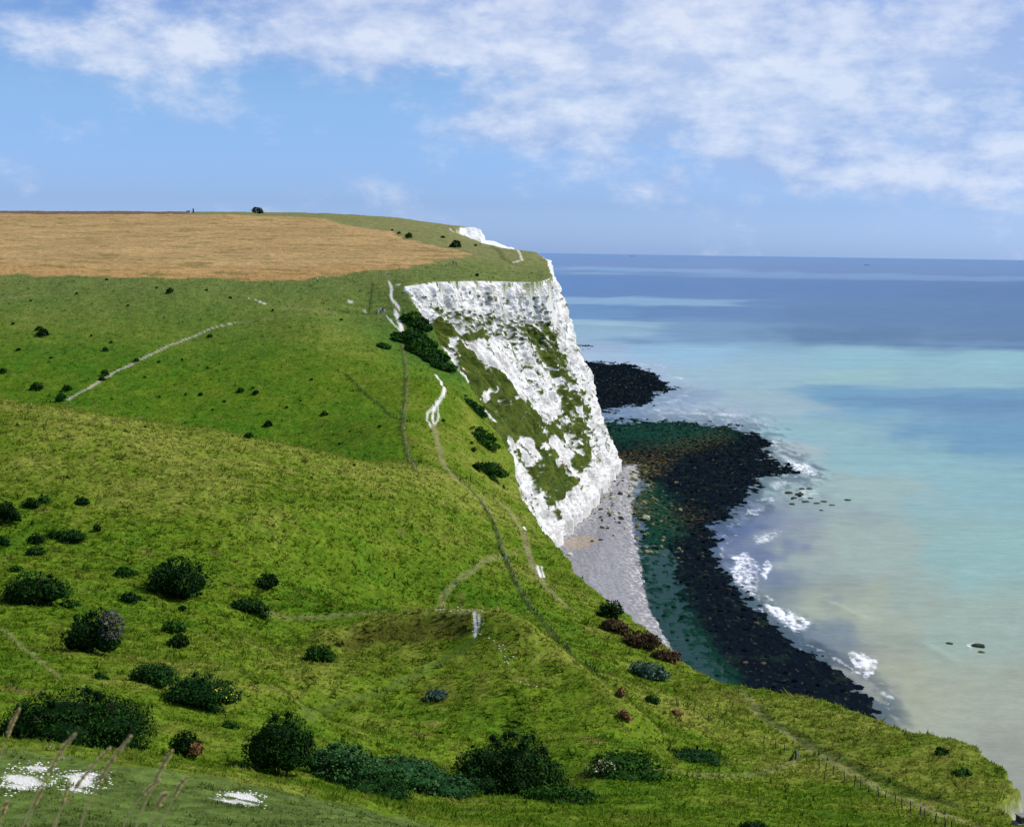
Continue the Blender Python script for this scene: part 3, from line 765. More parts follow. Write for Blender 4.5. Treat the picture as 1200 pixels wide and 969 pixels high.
def sea():
    ax2 = (a_columns(440, 1262, 2.2, 0) - PW / 2) / FPX
    pyrows = np.concatenate([np.linspace(298.6, 420, 260), np.linspace(420.5, 1000, 460)])
    y2 = EYE / ((pyrows - 296.3) / FPX + .0024)
    y2 = np.unique(np.concatenate([y2, [58000, 40000, 30000, 140, 110]]))
    Y, A = np.meshgrid(y2, ax2, indexing='ij'); X = A * Y
    P = np.stack([X, Y, np.zeros_like(X)], -1)
    px, py = project(P.reshape(-1, 3))
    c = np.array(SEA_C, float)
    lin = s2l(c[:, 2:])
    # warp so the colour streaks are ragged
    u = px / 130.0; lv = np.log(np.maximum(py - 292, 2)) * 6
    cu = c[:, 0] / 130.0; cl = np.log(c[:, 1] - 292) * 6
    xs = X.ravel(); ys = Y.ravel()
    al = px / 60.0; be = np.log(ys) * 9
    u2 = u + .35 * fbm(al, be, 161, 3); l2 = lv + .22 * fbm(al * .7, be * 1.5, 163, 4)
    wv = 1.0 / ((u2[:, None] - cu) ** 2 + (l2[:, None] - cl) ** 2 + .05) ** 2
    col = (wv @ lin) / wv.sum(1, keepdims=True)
    def streak(x0, x1, y0, y1, rgb, k, soft=.35):
        nonlocal col
        yc = (y0 + y1) / 2 + (px - x0) * .0145; hh = (y1 - y0) / 2
        e = fbm(px / 90 + y0, py / 8, int(y0), 3)
        m = sstep(1.25, .5, np.abs(py + e * hh * .6 - yc) / hh) * sstep(x0 - 30, x0 + 40, px + e * 40) * sstep(x1 + 60, x1 - 60, px + e * 70) * k
        col = col * (1 - m[:, None]) + s2l(rgb) * m[:, None]
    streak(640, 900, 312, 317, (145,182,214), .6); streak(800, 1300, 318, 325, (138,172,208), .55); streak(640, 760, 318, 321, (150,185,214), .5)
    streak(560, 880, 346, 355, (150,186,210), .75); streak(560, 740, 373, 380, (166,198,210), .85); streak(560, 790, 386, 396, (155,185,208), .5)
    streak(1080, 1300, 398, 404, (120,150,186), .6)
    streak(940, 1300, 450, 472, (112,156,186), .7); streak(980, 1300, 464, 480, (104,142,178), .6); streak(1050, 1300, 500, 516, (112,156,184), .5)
    # wind lanes and swell streaks
    col *= (1 + .055 * fbm(px / 25, np.log(ys) * 60, 165, 4))[:, None]
    lp = np.log(np.maximum(py - 292, 2)); kx = [math.log(48), math.log(148), math.log(408)]
    refl = np.stack([np.interp(lp, kx, v_) for v_ in ((.05, .032, .008), (.075, .045, .02), (.12, .10, .055))], -1)
    col = np.clip((col - refl) / 1.12, .006, 1)
    # weed seen through the shallows
    rp = sstep(-6, 45, -np.min([poly_sd(px + 16 * fbm(xs / 12, ys / 30, 167, 4), py + 9 * fbm(xs / 12, ys / 30, 168, 4), np.array(R, float)) for R in REEFS[:2]], axis=0) + 38) 
    pat = sstep(-.15, .45, fbm(xs / 5, ys / 16, 169, 4) + (rp - .55) * 1.2)
    k = (rp * pat * .75) * sstep(430, 520, py)
    col = col * (1 - k[:, None]) + np.array([.030, .065, .085]) * k[:, None]
    gb = sstep(10, -10, poly_sd(px, py, np.array([(752,640),(800,640),(825,700),(870,770),(900,860),(780,820),(760,720)], float)))
    col = col * (1 - .85 * gb[:, None]) + np.array([.003, .030, .020]) * .92 * gb[:, None]
    # broken water
    foam = np.zeros_like(px)
    FO = [([(893,660),(900,655),(907,662),(901,680),(893,678)],1.0),([(893,706),(920,712),(955,728),(955,737),(928,740),(905,722)],1.0),([(992,763),(1010,764),(1033,772),(1028,790),(1016,795),(1000,780)],1.0),
          ([(855,650),(875,645),(893,660),(890,690),(893,708),(880,700),(868,690),(858,680)],.75),([(880,625),(905,622),(930,615),(905,635),(884,640)],.6),
          ([(920,538),(945,540),(968,556),(955,562),(930,552)],.85),([(900,515),(912,512),(915,525),(902,525)],.7),([(790,645),(830,650),(855,652),(840,660),(800,655)],.5),
          ([(700,411),(730,417),(738,421),(728,421)],.7),([(738,421),(765,428),(772,432),(750,428)],.7),([(930,575),(960,570),(965,585),(940,585)],.55),([(705,484),(740,482),(770,483),(760,490),(710,490)],.3),
          ([(1128,753),(1146,752),(1158,760),(1135,760)],.5),([(700,409),(720,413),(735,418),(720,416)],.7),([(935,748),(960,758),(985,768),(960,766)],.5),([(780,470),(800,458),(810,462),(800,478)],.35)]
    fn = fbm(xs / 1.8, ys / 4.0, 171, 4); fn2 = fbm(xs / 6, ys / 14, 173, 3)
    for poly, s in FO:
        d = poly_sd(px + 4 * fn2 + 2 * fn, py + 2 * fn2, np.array(poly, float))
        left = np.array(poly, float)[:, 0].min(); wid = np.ptp(np.array(poly, float)[:, 0])
        fade = np.clip(1.2 - .6 * (px - left) / max(wid, 1), .2, 1)
        foam = np.maximum(foam, s * sstep(3.0, -5.0, d) * fade)
    foam = np.clip(foam * (.8 + .7 * fn), 0, 1)
    lace = sstep(.30, .75, fbm(xs / 3.5, ys / 5, 175, 4) + .25 * fn2) * sstep(.05, .6, rp) * sstep(480, 520, py) * .6 * sstep(835, 875, px) * sstep(-.1, .4, fbm(xs / 22, ys / 30, 177, 2))
    edge_ = np.abs(np.min([poly_sd(px + 14 * fbm(xs / 14, ys / 26, 141, 4), py + 6 * fbm(xs / 14, ys / 26, 143, 4), np.array(R, float)) for R in REEFS[:2]], axis=0) - 10)
    lace = np.maximum(lace, .5 * sstep(5, .5, edge_ + 3 * fn) * sstep(-.35, .3, fbm(xs / 16, ys / 22, 179, 3)) * sstep(410, 430, py) * sstep(700, 760, px))
    foam = np.maximum(foam, lace)
    z = np.zeros_like(px)
    z += .5 * np.clip(foam - .4, 0, 1) * (foam > .4)
    # a couple of smooth swell crests coming in
    for (a, b) in [((972,706),(1008,724)), ((1085,757),(1118,776))]:
        A2 = on_sea(*a)[:2]; B2 = on_sea(*b)[:2]
        m = (np.abs(xs - (A2[0] + B2[0]) / 2) < 40) & (np.abs(ys - (A2[1] + B2[1]) / 2) < 60)
        d = poly_sd(xs[m], ys[m], np.array([A2, B2]), closed=False)
        z[m] += .4 * np.exp(-(d / 2.2) ** 2)
    m, nt = new_mat('sea water')
    g = nt.n('ShaderNodeNewGeometry'); pos = g.outputs['Position']
    cd = nt.math('MULTIPLY', nt.n('ShaderNodeVectorMath', operation='LENGTH', ins={0: pos}).outputs['Value'], 1.0)
    s1 = nt.scale(pos, (.10, .25, .2)); s2 = nt.scale(pos, (.012, .03, .02)); s3 = nt.scale(pos, (.6, 1.2, 1))
    w1 = nt.noise(s1, 1.0, 4, .6); w2 = nt.noise(s2, 1.0, 4, .6); w3 = nt.noise(s3, 1.0, 3, .6)
    v = nt.math('MULTIPLY', nt.ramp(w1, (.3, .7, .93, 1.07)), nt.ramp(w2, (.3, .7, .93, 1.07)))
    v = nt.math('MULTIPLY', v, nt.ramp(w3, (.3, .7, .94, 1.06)))
    cc = nt.n('ShaderNodeVectorMath', operation='SCALE'); nt.set(cc, 0, nt.attr('cover')); nt.set(cc, 'Scale', v)
    fo = nt.attr('foam', 'Fac')
    wn = nt.noise(nt.scale(pos, (1, .6, 1)), .8, 7, .78)
    fm = nt.ramp(nt.math('ADD', fo, nt.math('MULTIPLY', nt.math('SUBTRACT', wn, .5), 2.0)), (.30, .82, 0, 1))
    fm = nt.math('MULTIPLY', fm, nt.math('GREATER_THAN', fo, .02))
    colr_ = nt.mix(fm, cc.outputs[0], (.82, .84, .86, 1))
    h = nt.math('ADD', nt.math('MULTIPLY', w3, .35), w1)
    finish(nt, colr_, nt.math('ADD', .35, nt.math('MULTIPLY', fm, .5)), h, .35, 1.0, spec=.09, IOR=1.33)
    V = np.stack([xs, ys, z], -1)
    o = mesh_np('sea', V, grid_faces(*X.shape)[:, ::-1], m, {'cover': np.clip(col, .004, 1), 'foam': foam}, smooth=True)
    o['kind'] = 'structure'
SEA_GAIN = 0.54
sea()
# ------------------------------------------------------------------ plants
def leaf_mat(name, dark, light, rough=.65):
    m, nt = new_mat(name)
    t = nt.attr('tone', 'Fac')
    c = nt.mix(t, tuple(dark) + (1,), tuple(light) + (1,))
    finish(nt, c, rough, spec=.04)
    return m
LEAF = {'dark': leaf_mat('hawthorn leaves', (.006, .022, .004), (.030, .085, .010)),
        'scrub': leaf_mat('bramble leaves', (.010, .040, .007), (.045, .115, .018)),
        'grey': leaf_mat('bare twigs', (.07, .065, .06), (.22, .20, .18)),
        'brown': leaf_mat('dead stems', (.040, .026, .012), (.16, .10, .05)),
        'rust': leaf_mat('rusty leaves', (.14, .075, .028), (.34, .19, .085)),
        'green': leaf_mat('fresh leaves', (.016, .055, .006), (.06, .15, .015)),
        'thicket': leaf_mat('sallow leaves', (.016, .058, .014), (.080, .185, .048)),
        'pale': leaf_mat('silvery leaves', (.05, .10, .06), (.16, .24, .17)),
        'cream': leaf_mat('cream flowers', (.45, .42, .22), (.75, .72, .5)),
        'yellow': leaf_mat('yellow flowers', (.5, .38, .02), (.75, .6, .05))}
BARK = plain_mat('bark', (.06, .045, .035), .9, .35, 8)

def ico(sub):
    import bmesh
    bm = bmesh.new(); bmesh.ops.create_icosphere(bm, subdivisions=sub, radius=1)
    V = np.array([v.co[:] for v in bm.verts]); F = np.array([[v.index for v in f.verts] for f in bm.faces]); bm.free()
    return V, F
def rand_dirs(n, rng, zmin=-.35):
    d = rng.normal(size=(n * 3, 3)); d /= np.linalg.norm(d, axis=1, keepdims=True)
    return d[d[:, 2] > zmin][:n]

def leaf_quads(P, N, size, rng, flat=.5):
    n = len(P)
    r = rng.normal(size=(n, 3)); nn = N * flat + r * (1 - flat) * .9; nn /= np.linalg.norm(nn, axis=1, keepdims=True) + 1e-9
    t = np.cross(nn, rng.normal(size=(n, 3))); t /= np.linalg.norm(t, axis=1, keepdims=True) + 1e-9
    b = np.cross(nn, t)
    s = size * rng.uniform(.4, 1.0, (n, 1)) * np.where(rng.random((n, 1)) < .12, 1.9, 1)
    V = np.stack([P - t * s, P - b * s * .55, P + t * s, P + b * s * .55], 1).reshape(-1, 3)
    return V, np.arange(4 * n).reshape(n, 4)

def lobes_for(w, d, h, rng, n, spread=1.0):
    """overlapping lumps that fill a bush w x d x h standing on z = 0"""
    L = [(np.array([rng.normal(0, .04) * w, 0, h * .42]), np.array([w * .36, d * .36, h * .50]))]
    for i in range(int(n * 1.5)):
        a = rng.uniform(0, 2 * math.pi); r = rng.uniform(.35, .95) ** .7
        s = rng.uniform(.13, .32)
        zc = h * rng.uniform(.18, .55) * (1.25 - .55 * r)
        c = np.array([math.cos(a) * r * w * .5 * (1 - s * .9), math.sin(a) * r * d * .5 * (1 - s * .9), zc])
        L.append((c, np.array([w * s, d * s, h * s * rng.uniform(.9, 1.5)])))
    for i in range(int(n * 1.4)):                        # ragged shoots and a low skirt
        a = rng.uniform(0, 6.283); e = rng.uniform(.1, 1.3) if i % 3 else rng.uniform(-.2, .05)
        r = rng.uniform(.38, .47); s = rng.uniform(.03, .06)
        c = np.array([math.cos(a) * math.cos(e) * r * w, math.sin(a) * math.cos(e) * r * d, h * (.38 + .48 * math.sin(e)) if e > .06 else h * .12])
        L.append((c, np.array([w * s, d * s, h * s * rng.uniform(1.2, 2.6)])))
    return L

def foliage(lobes, n, leaf, rng, fray=.08, tone=.5):
    area = np.array([l[1][0] * l[1][1] + l[1][0] * l[1][2] for l in lobes]); cnt = rng.multinomial(n, area / area.sum())
    Ps, Ns, Ts = [], [], []
    for (c, r), k in zip(lobes, cnt):
        d = rand_dirs(k, rng)
        k = len(d)
        rad = 1 - np.abs(rng.normal(0, .16, (k, 1))) + rng.uniform(0, fray, (k, 1)) * (rng.random((k, 1)) < .25) * 1.6
        # clumps within the lobe
        cl = .10 * vnoise(d[:, 0] * 3.1 + c[0], d[:, 1] * 3.1 + d[:, 2] * 2.3 + c[1], 7)[:, None]
        P = c + d * r * (rad + cl)
        Ps.append(P); Ns.append(d)
        Ts.append(np.clip(rng.uniform(0, 1, k) ** 1.5 * .8 + rng.uniform(-.25, .35) + .45 * vnoise(P[:, 0] * 1.1 + P[:, 2] * .7, P[:, 1] * 1.1 - P[:, 2] * .9, 3), 0, 1))
    P = np.concatenate(Ps); N = np.concatenate(Ns); T = np.concatenate(Ts)
    keep = np.ones(len(P), bool)
    for (c, r) in lobes: keep &= (((P - c) / r) ** 2).sum(1) > .30
    keep &= P[:, 2] > P[:, 2].min() - 1
    P, N, T = P[keep], N[keep], T[keep]
    V, F = leaf_quads(P, N, leaf, rng)
    return V, F, np.repeat(T * 2 * tone, 4)

def tube(p0, p1, r0, r1, sides=6):
    p0 = np.array(p0, float); p1 = np.array(p1, float); ax_ = p1 - p0; ax_ /= np.linalg.norm(ax_)
    t = np.cross(ax_, [0.31, .77, .2]); t /= np.linalg.norm(t); b = np.cross(ax_, t)
    an = np.arange(sides) / sides * 2 * math.pi
    ring = np.cos(an)[:, None] * t + np.sin(an)[:, None] * b
    V = np.vstack([p0 + ring * r0, p1 + ring * r1])
    F = [[i, (i + 1) % sides, sides + (i + 1) % sides, sides + i] for i in range(sides)]
    return V, np.array(F)

def join(parts):
    Vs, Fs, o = [], [], 0
    for V, F in parts:
        Vs.append(V); Fs.append(F + o); o += len(V)
    return np.concatenate(Vs), np.concatenate(Fs)

def stems(h, w, rng, n=5, r=.09):
    parts = []
    for i in range(n):
        a = rng.uniform(0, 6.28); b = np.array([math.cos(a) * .15 * w * .3, math.sin(a) * .15 * w * .3, -.3])
        m = b + np.array([math.cos(a) * w * .12, math.sin(a) * w * .12, h * .35 + .3]); e = m + np.array([math.cos(a + .5) * w * .14, math.sin(a + .5) * w * .14, h * .35])
        parts += [tube(b, m, r, r * .7), tube(m, e, r * .7, r * .25)]
    return join(parts)

def spot(px, py, Y=None):
    if Y is None: p = hit_many([(px, py)])[0]
    else: p = world(px, py, Y)
    p = np.array(p); p[2] = ground_at(p[0], p[1])
    return p

def px_to_m(px, P):
    return px * float((P - CAM) @ CF) / FPX

def bush(name, label, cat, px, py, wpx, hpx, kind='dark', Y=None, n=None, leaf=None, lob=9, depth=.8, seed=0, group=None, trunk=True, tone=.5, sink=.05, gap=0.0):
    rng = np.random.default_rng(1000 + seed + int(px * 7 + py * 3))
    P = spot(px, py, Y)
    wd = px_to_m(wpx, P); h = px_to_m(hpx, P) * 1.02
    t = thing(name, label, cat, tuple(P - np.array([0, 0, sink * h])), group)
    L = lobes_for(wd, wd * depth, h, rng, lob)
    gx = np.array([l[0][0] for l in L]) + P[0]; gy = np.array([l[0][1] for l in L]) + P[1]
    dz = ground_z(gx, gy) - P[2]
    L = [(c + np.array([0, 0, float(np.clip(q, -h * .9 - 1.5, h * .9 + 1.5)) * (1.0 if cat == 'scrub' or c[2] < h * .2 else .12)]), r) for (c, r), q in zip(L, dz)]
    if gap: L = [(c + np.array([0, 0, gap * h]), r * np.array([1, 1, 1 - gap * .6])) for c, r in L]
    dist = float(np.linalg.norm(P - CAM))
    lf = leaf or max(.09, dist * .00115)
    if n is None: n = int(np.clip(wd * h * 7 / lf ** 2 * .85, 200, 22000))
    V, F, T = foliage(L, n, lf, rng, tone=tone)
    Vi, Fi = ico(2)
    cs = [(Vi * r * .60 * (1 + .12 * vnoise(Vi[:, 0] * 3 + c[0], Vi[:, 1] * 3 + Vi[:, 2] * 2, 3))[:, None] + c, np.c_[Fi, Fi[:, 2]]) for c, r in L]
    Vc, Fc_ = join(cs)
    V, F, T = np.vstack([V, Vc]), np.vstack([F, Fc_ + len(V)]), np.r_[T, np.zeros(len(Vc))]  # solid dark cores added to block light and shade the crown's inside
    F = [tuple(f) if f[2] != f[3] else tuple(f[:3]) for f in F.tolist()]
    me = bpy.data.meshes.new('crown'); me.from_pydata(V.tolist(), [], F); me.materials.append(LEAF[kind])
    at = me.attributes.new('tone', 'FLOAT', 'POINT'); at.data.foreach_set('value', T.astype(np.float32)); me.update()
    o = bpy.data.objects.new('crown', me); COL.objects.link(o); o.parent = t
    if trunk:
        V, F = stems(h * (1 + gap), wd, rng, 5 if wd > 2 else 3, max(.04, .012 * wd + .03))
        mesh_np('trunk', V, F, BARK, parent=t)
    return t, P, wd, h, rng

def add_part(t, name, kind, centre, radii, n, leaf, rng, tone=.5):
    V, F, T = foliage([(np.array(centre, float), np.array(radii, float))], n, leaf, rng, tone=tone)
    return mesh_np(name, V, F, LEAF[kind], {'tone': T}, parent=t)

B = 'bush'
bush('hawthorn_bush', 'broad spreading dark green bush above the bare chalk patches on the left', B, 85, 876, 172, 78, 'dark', 101, lob=16, depth=.6)
t, P, wd, h, rng = bush('hawthorn_tree', 'small upright tree with forked trunk showing under its crown, beside the bramble thicket', 'tree', 330, 908, 74, 74, 'dark', 105, lob=12, gap=.16, depth=.9)
bush('hawthorn_bush', 'large round dense dark green bush below the spoil mound', B, 598, 926, 118, 82, 'dark', None, lob=18, depth=.9, tone=.6)
bush('hawthorn_bush', 'domed dark bush casting shadow alone on the middle of the left hillside', B, 212, 700, 68, 52, 'dark', None, lob=10)
bush('hawthorn_bush', 'wide low dark bush touching the left edge of the photo', B, 40, 708, 76, 42, 'dark', None, lob=10, depth=.6)
t, P, wd, h, rng = bush('hawthorn_bush', 'dark bush with bare grey twigs on its right side', B, 108, 766, 66, 56, 'dark', None, lob=10)
add_part(t, 'bare_twigs', 'grey', (wd * .36, -.2, h * .55), (wd * .22, wd * .25, h * .42), 900, .16, rng)
bush('hawthorn_bush', 'small rounded dark bush standing alone right of the domed bush', B, 313, 689, 28, 21, 'dark', None, lob=6)
bush('hawthorn_bush', 'small leafy bush at the left end of the spoil bank', B, 375, 773, 38, 24, 'green', None, lob=7, tone=.4)
bush('gorse_bush', 'long low bush on the grassy rise left of the spoil bank', B, 292, 720, 50, 20, 'scrub', None, lob=8, depth=.5, tone=.35)
bush('gorse_bush', 'upper of two small bushes right of the bush with grey twigs', B, 206, 741, 28, 19, 'green', None, lob=6, tone=.35)
bush('gorse_bush', 'lower of two small bushes right of the bush with grey twigs', B, 209, 759, 24, 17, 'dark', None, lob=6)
t, P, wd, h, rng = bush('gorse_bush', 'sprawling bush dotted with yellow flowers in the lower left grass', B, 235, 825, 84, 42, 'scrub', None, lob=12, depth=.7, tone=.3)
add_part(t, 'yellow_blossom', 'yellow', (wd * .32, -wd * .2, h * .45), (wd * .22, wd * .2, h * .25), 60, .13, rng)['kind'] = 'stuff'
bush('gorse_bush', 'low scruffy bush joined to the left of the yellow flowered bush', B, 186, 802, 58, 28, 'scrub', None, lob=8, depth=.7, tone=.32)
t, P, wd, h, rng = bush('hawthorn_bush', 'small black-green bush with a rust coloured patch near the chalk rubble', B, 218, 896, 34, 36, 'dark', 104, lob=7)
add_part(t, 'dead_branch', 'rust', (wd * .42, -.6, h * .35), (wd * .24, wd * .25, h * .25), 420, .12, rng)
bush('bramble_thicket', 'bluish green thicket right beside the small upright tree', 'thicket', 405, 905, 96, 54, 'thicket', 109, lob=16, tone=.62)
bush('bramble_thicket', 'dark low thicket in front of the bluish green one', 'thicket', 442, 928, 80, 32, 'scrub', 106, lob=16, tone=.4)
bush('bramble_thicket', 'pale green thicket between the small tree and the big round bush', 'thicket', 470, 900, 110, 32, 'thicket', 117, lob=18, tone=.6)
bush('bramble_thicket', 'straggling thicket running into the left side of the big round bush', 'thicket', 520, 928, 90, 22, 'thicket', 116, lob=12, tone=.4)
bush('bramble_thicket', 'low leafy undergrowth in front of the big round bush', 'thicket', 660, 940, 110, 22, 'green', None, lob=12, depth=.4, tone=.35)
t, P, wd, h, rng = bush('bramble_thicket', 'thicket with a clump of cream blossom on the lower right slope', 'thicket', 735, 908, 104, 30, 'green', None, lob=14, depth=.7, tone=.32)
add_part(t, 'cream_blossom', 'cream', (-wd * .27, -wd * .25, h * .6), (wd * .12, wd * .1, h * .4), 130, .12, rng)
bush('bramble_thicket', 'thin dull thicket right of the cream blossom', 'thicket', 812, 890, 64, 13, 'scrub', None, n=1500, lob=12, depth=.8, tone=.45)
bush('hawthorn_bush', 'rounded dark bush standing on the cliff edge above the shingle', B, 716, 724, 32, 25, 'dark', None, lob=8)
bush('dead_scrub', 'uppermost brown dead scrub just below the dark cliff edge bush', 'scrub', 722, 741, 36, 18, 'brown', None, lob=8, depth=.6)
bush('dead_scrub', 'brown dead scrub in the middle of the cliff edge strip', 'scrub', 752, 758, 44, 22, 'brown', None, lob=9, depth=.6)
bush('dead_scrub', 'lowest brown dead scrub of the cliff edge strip by the green shallows', 'scrub', 782, 774, 36, 16, 'brown', None, lob=8, depth=.5, tone=.6)
bush('silver_scrub', 'pale silvery green scrub inland of the brown cliff edge strip', 'scrub', 762, 794, 46, 22, 'pale', None, lob=9, depth=.6, tone=.4)
bush('hawthorn_bush', 'dark bush cut off by the bottom edge of the photo', B, 886, 976, 42, 17, 'dark', None, lob=8)
bush('hawthorn_bush', 'small dark bush near the cliff edge far right', B, 1102, 884, 18, 10, 'dark', None, lob=5)
bush('hawthorn_bush', 'flat green bush on the far right spur with pale grass around it', B, 1127, 906, 26, 10, 'green', None, lob=6, tone=.3)
bush('silver_plant', 'sparse grey-green plant on the near side of the spoil mound', 'plant', 512, 820, 30, 14, 'pale', None, lob=6, tone=.4)
bush('leafy_plant', 'leafy green plant below the fence end on the right slope', 'plant', 763, 823, 20, 11, 'scrub', None, lob=5, tone=.45)
bush('rusty_plant', 'pinkish brown dry plant on the right flank of the mound', 'plant', 732, 841, 16, 11, 'rust', None, lob=5, tone=.55)
bush('rusty_plant', 'orange brown dry plant beside the right hand fence', 'plant', 793, 838, 13, 9, 'rust', None, lob=5, tone=.75)
bush('rusty_plant', 'upper orange dry plant on the mound flank below the dark ditch', 'plant', 728, 818, 12, 13, 'rust', None, lob=5, tone=.7)
bush('rusty_plant', 'tall straw coloured plant rising out of the thickets', 'plant', 480, 884, 16, 24, 'rust', 120, lob=5, tone=.9)
bush('rusty_plant', 'russet dead plant at the right end of the broad left bush', 'plant', 150, 880, 18, 16, 'rust', 101, lob=5, tone=.6)
bush('hawthorn_bush', 'bright green bush at the cliff top above the white face', B, 576, 559, 38, 20, 'green', None, lob=8, tone=.30)
bush('hawthorn_bush', 'dark bush beside the bright green one at the cliff top', B, 561, 551, 18, 11, 'dark', None, lob=6)
# the left hollow's clumps
for i, (a, b, ww, hh, kd, lb) in enumerate([
    (8, 614, 34, 28, 'dark', 'dark clump at the left edge, topmost of the hollow'), (37, 594, 20, 13, 'dark', 'small dark clump highest up the left hillside'),
    (53, 588, 16, 10, 'green', 'small green clump beside the highest dark one'), (97, 590, 16, 10, 'scrub', 'lone blue-green clump on the left hillside grass'),
    (42, 637, 20, 16, 'dark', 'black-green clump over bare soil in the left hollow'), (42, 650, 22, 12, 'scrub', 'rounded green clump under the black-green one'),
    (85, 634, 34, 16, 'scrub', 'wide scrubby clump in the left hollow'), (114, 623, 10, 11, 'dark', 'tiny dark clump right of the wide scrubby one'),
    (66, 630, 22, 12, 'green', 'green clump between the black-green and wide scrubby clumps'), (4, 640, 16, 14, 'scrub', 'bluish clump cut by the left edge of the photo'),
    (84, 712, 26, 12, 'green', 'low green growth right of the wide low bush'), (20, 672, 14, 9, 'green', 'low clump above the wide low bush'),
    (148, 677, 30, 14, 'green', 'thin pale growth above left of the domed bush'), (150, 705, 26, 14, 'scrub', 'scruffy growth below left of the domed bush'),
    (214, 716, 10, 7, 'dark', 'tiny dark shrub under the domed bush'), (118, 795, 16, 10, 'green', 'small shrub over the broad left bush'),
    (270, 853, 20, 10, 'green', 'low shrub left of the small upright tree'), (160, 848, 16, 8, 'scrub', 'low shrub right above the broad left bush')]):
    bush('shrub', lb, 'shrub', a, b, ww, hh, kd, None, lob=6, depth=.7, tone=.35, trunk=False)
# gully below the headland shoulder
for i, (a, b, ww, hh, lb) in enumerate([
    (484, 374, 24, 13, 'dense scrub beside the chalk path at the head of the gully'), (494, 382, 22, 12, 'scrub against the white face at the head of the gully'),
    (470, 397, 20, 10, 'small dark scrub on the left of the gully'), (484, 397, 26, 16, 'dark scrub in the middle of the gully'),
    (497, 408, 28, 16, 'dense scrub beside the grassy chalk ledge'), (509, 420, 28, 15, 'dark scrub low in the gully'),
    (490, 411, 24, 13, 'scrub along the foot of the gully spur'), (520, 431, 24, 12, 'lowest scrub of the gully, over the chalk streak'), (450, 407, 13, 7, 'small dark scrub on the crest of the gully spur'),
    (556, 480, 28, 8, 'scrub on the grass shoulder over the chalk streak'), (566, 512, 34, 7, 'low scrub on the shoulder left of the cliff')]):
    bush('gully_scrub', lb, 'scrub', a, b, ww * 1.15, hh * .62, 'scrub' if i % 2 else 'green', None, n=2200, lob=16, depth=1.0, tone=.42, trunk=False)

# scattered small shrubs far off: four shapes, copied
protos = []
def far_shrub(i, px, py, wpx, label, group):
    P = spot(px, py)
    wd = px_to_m(wpx, P)
    if i < 4:
        rng = np.random.default_rng(70 + i)
        L = lobes_for(1, .8, .62 + .1 * (i % 2), rng, 5)
        V, F, T = foliage(L, 700, .085, rng, tone=.4)
        o = mesh_np('shrub', V, F, LEAF['dark'], {'tone': T}); protos.append(o)
    else:
        o = protos[i % 4].copy(); COL.objects.link(o)
    o.location = tuple(P - np.array([0, 0, .04 * wd])); o.scale = (wd, wd, wd * random.uniform(.85, 1.15)); o.rotation_euler = (0, 0, random.uniform(0, 6))
    tag(o, label, 'shrub', group)
spots_far = [(125,328,5),(200,344,10),(50,393,16),(46,388,10),(22,411,7),(4,437,12),(43,456,17),(79,458,13),(72,466,12),(123,440,11),(120,446,9),(70,470,12),(160,424,9),(123,412,9),(130,403,5),(107,393,4),(36,353,4),(184,337,4),(242,340,4),
 (246,396,7),(186,425,5),(213,422,4),(243,432,4),(257,427,3),(235,464,7),(218,465,4),(187,467,4),(263,472,5),(249,480,4),(296,456,4),(314,499,12),(336,478,4),(300,462,9),(282,461,10),(380,486,10),(291,513,12),(398,520,5),(280,545,4),(268,560,5),
 (365,446,5),(330,430,3),(352,470,4),(410,505,4),(170,443,4),(60,420,5),(15,380,5),(90,345,4),(150,360,4),(270,350,5),(320,365,4),(400,375,5),(445,500,5),(560,438,6),(545,465,5),(552,520,6),(555,529,8),(585,525,5),(520,495,6),(170,500,5),(365,560,4),(415,545,5),(20,500,5)]
for i, (a, b, ww) in enumerate(spots_far):
    far_shrub(i, a, b, ww, 'tiny dark shrub dotted on the grassy hillside beyond the near hollow', 'small shrubs dotted over the far hillside')
def lone_far(px, py, wpx, label):
    far_shrub(9 + int(px) % 4, px, py, wpx, label, None)
lone_far(302, 250, 14, 'round dark bush alone on the skyline behind the grain field')
lone_far(480, 279, 11, 'dark bush on the pale upland right of the grain field')
lone_far(468, 274, 5, 'left of the two specks of bush above the grain field corner')
lone_far(460, 271, 4, 'faintest bush speck near the upland skyline')
lone_far(534, 290, 17, 'flat dark bush at the tip of the grain field')
lone_far(519, 279, 6, 'small bush on upland between grain field and distant white cliff')
lone_far(559, 324, 6, 'small shrub on the grass just above the white cliff brink')
lone_far(557, 288, 5, 'shrub on the coast path below the distant white cliff')

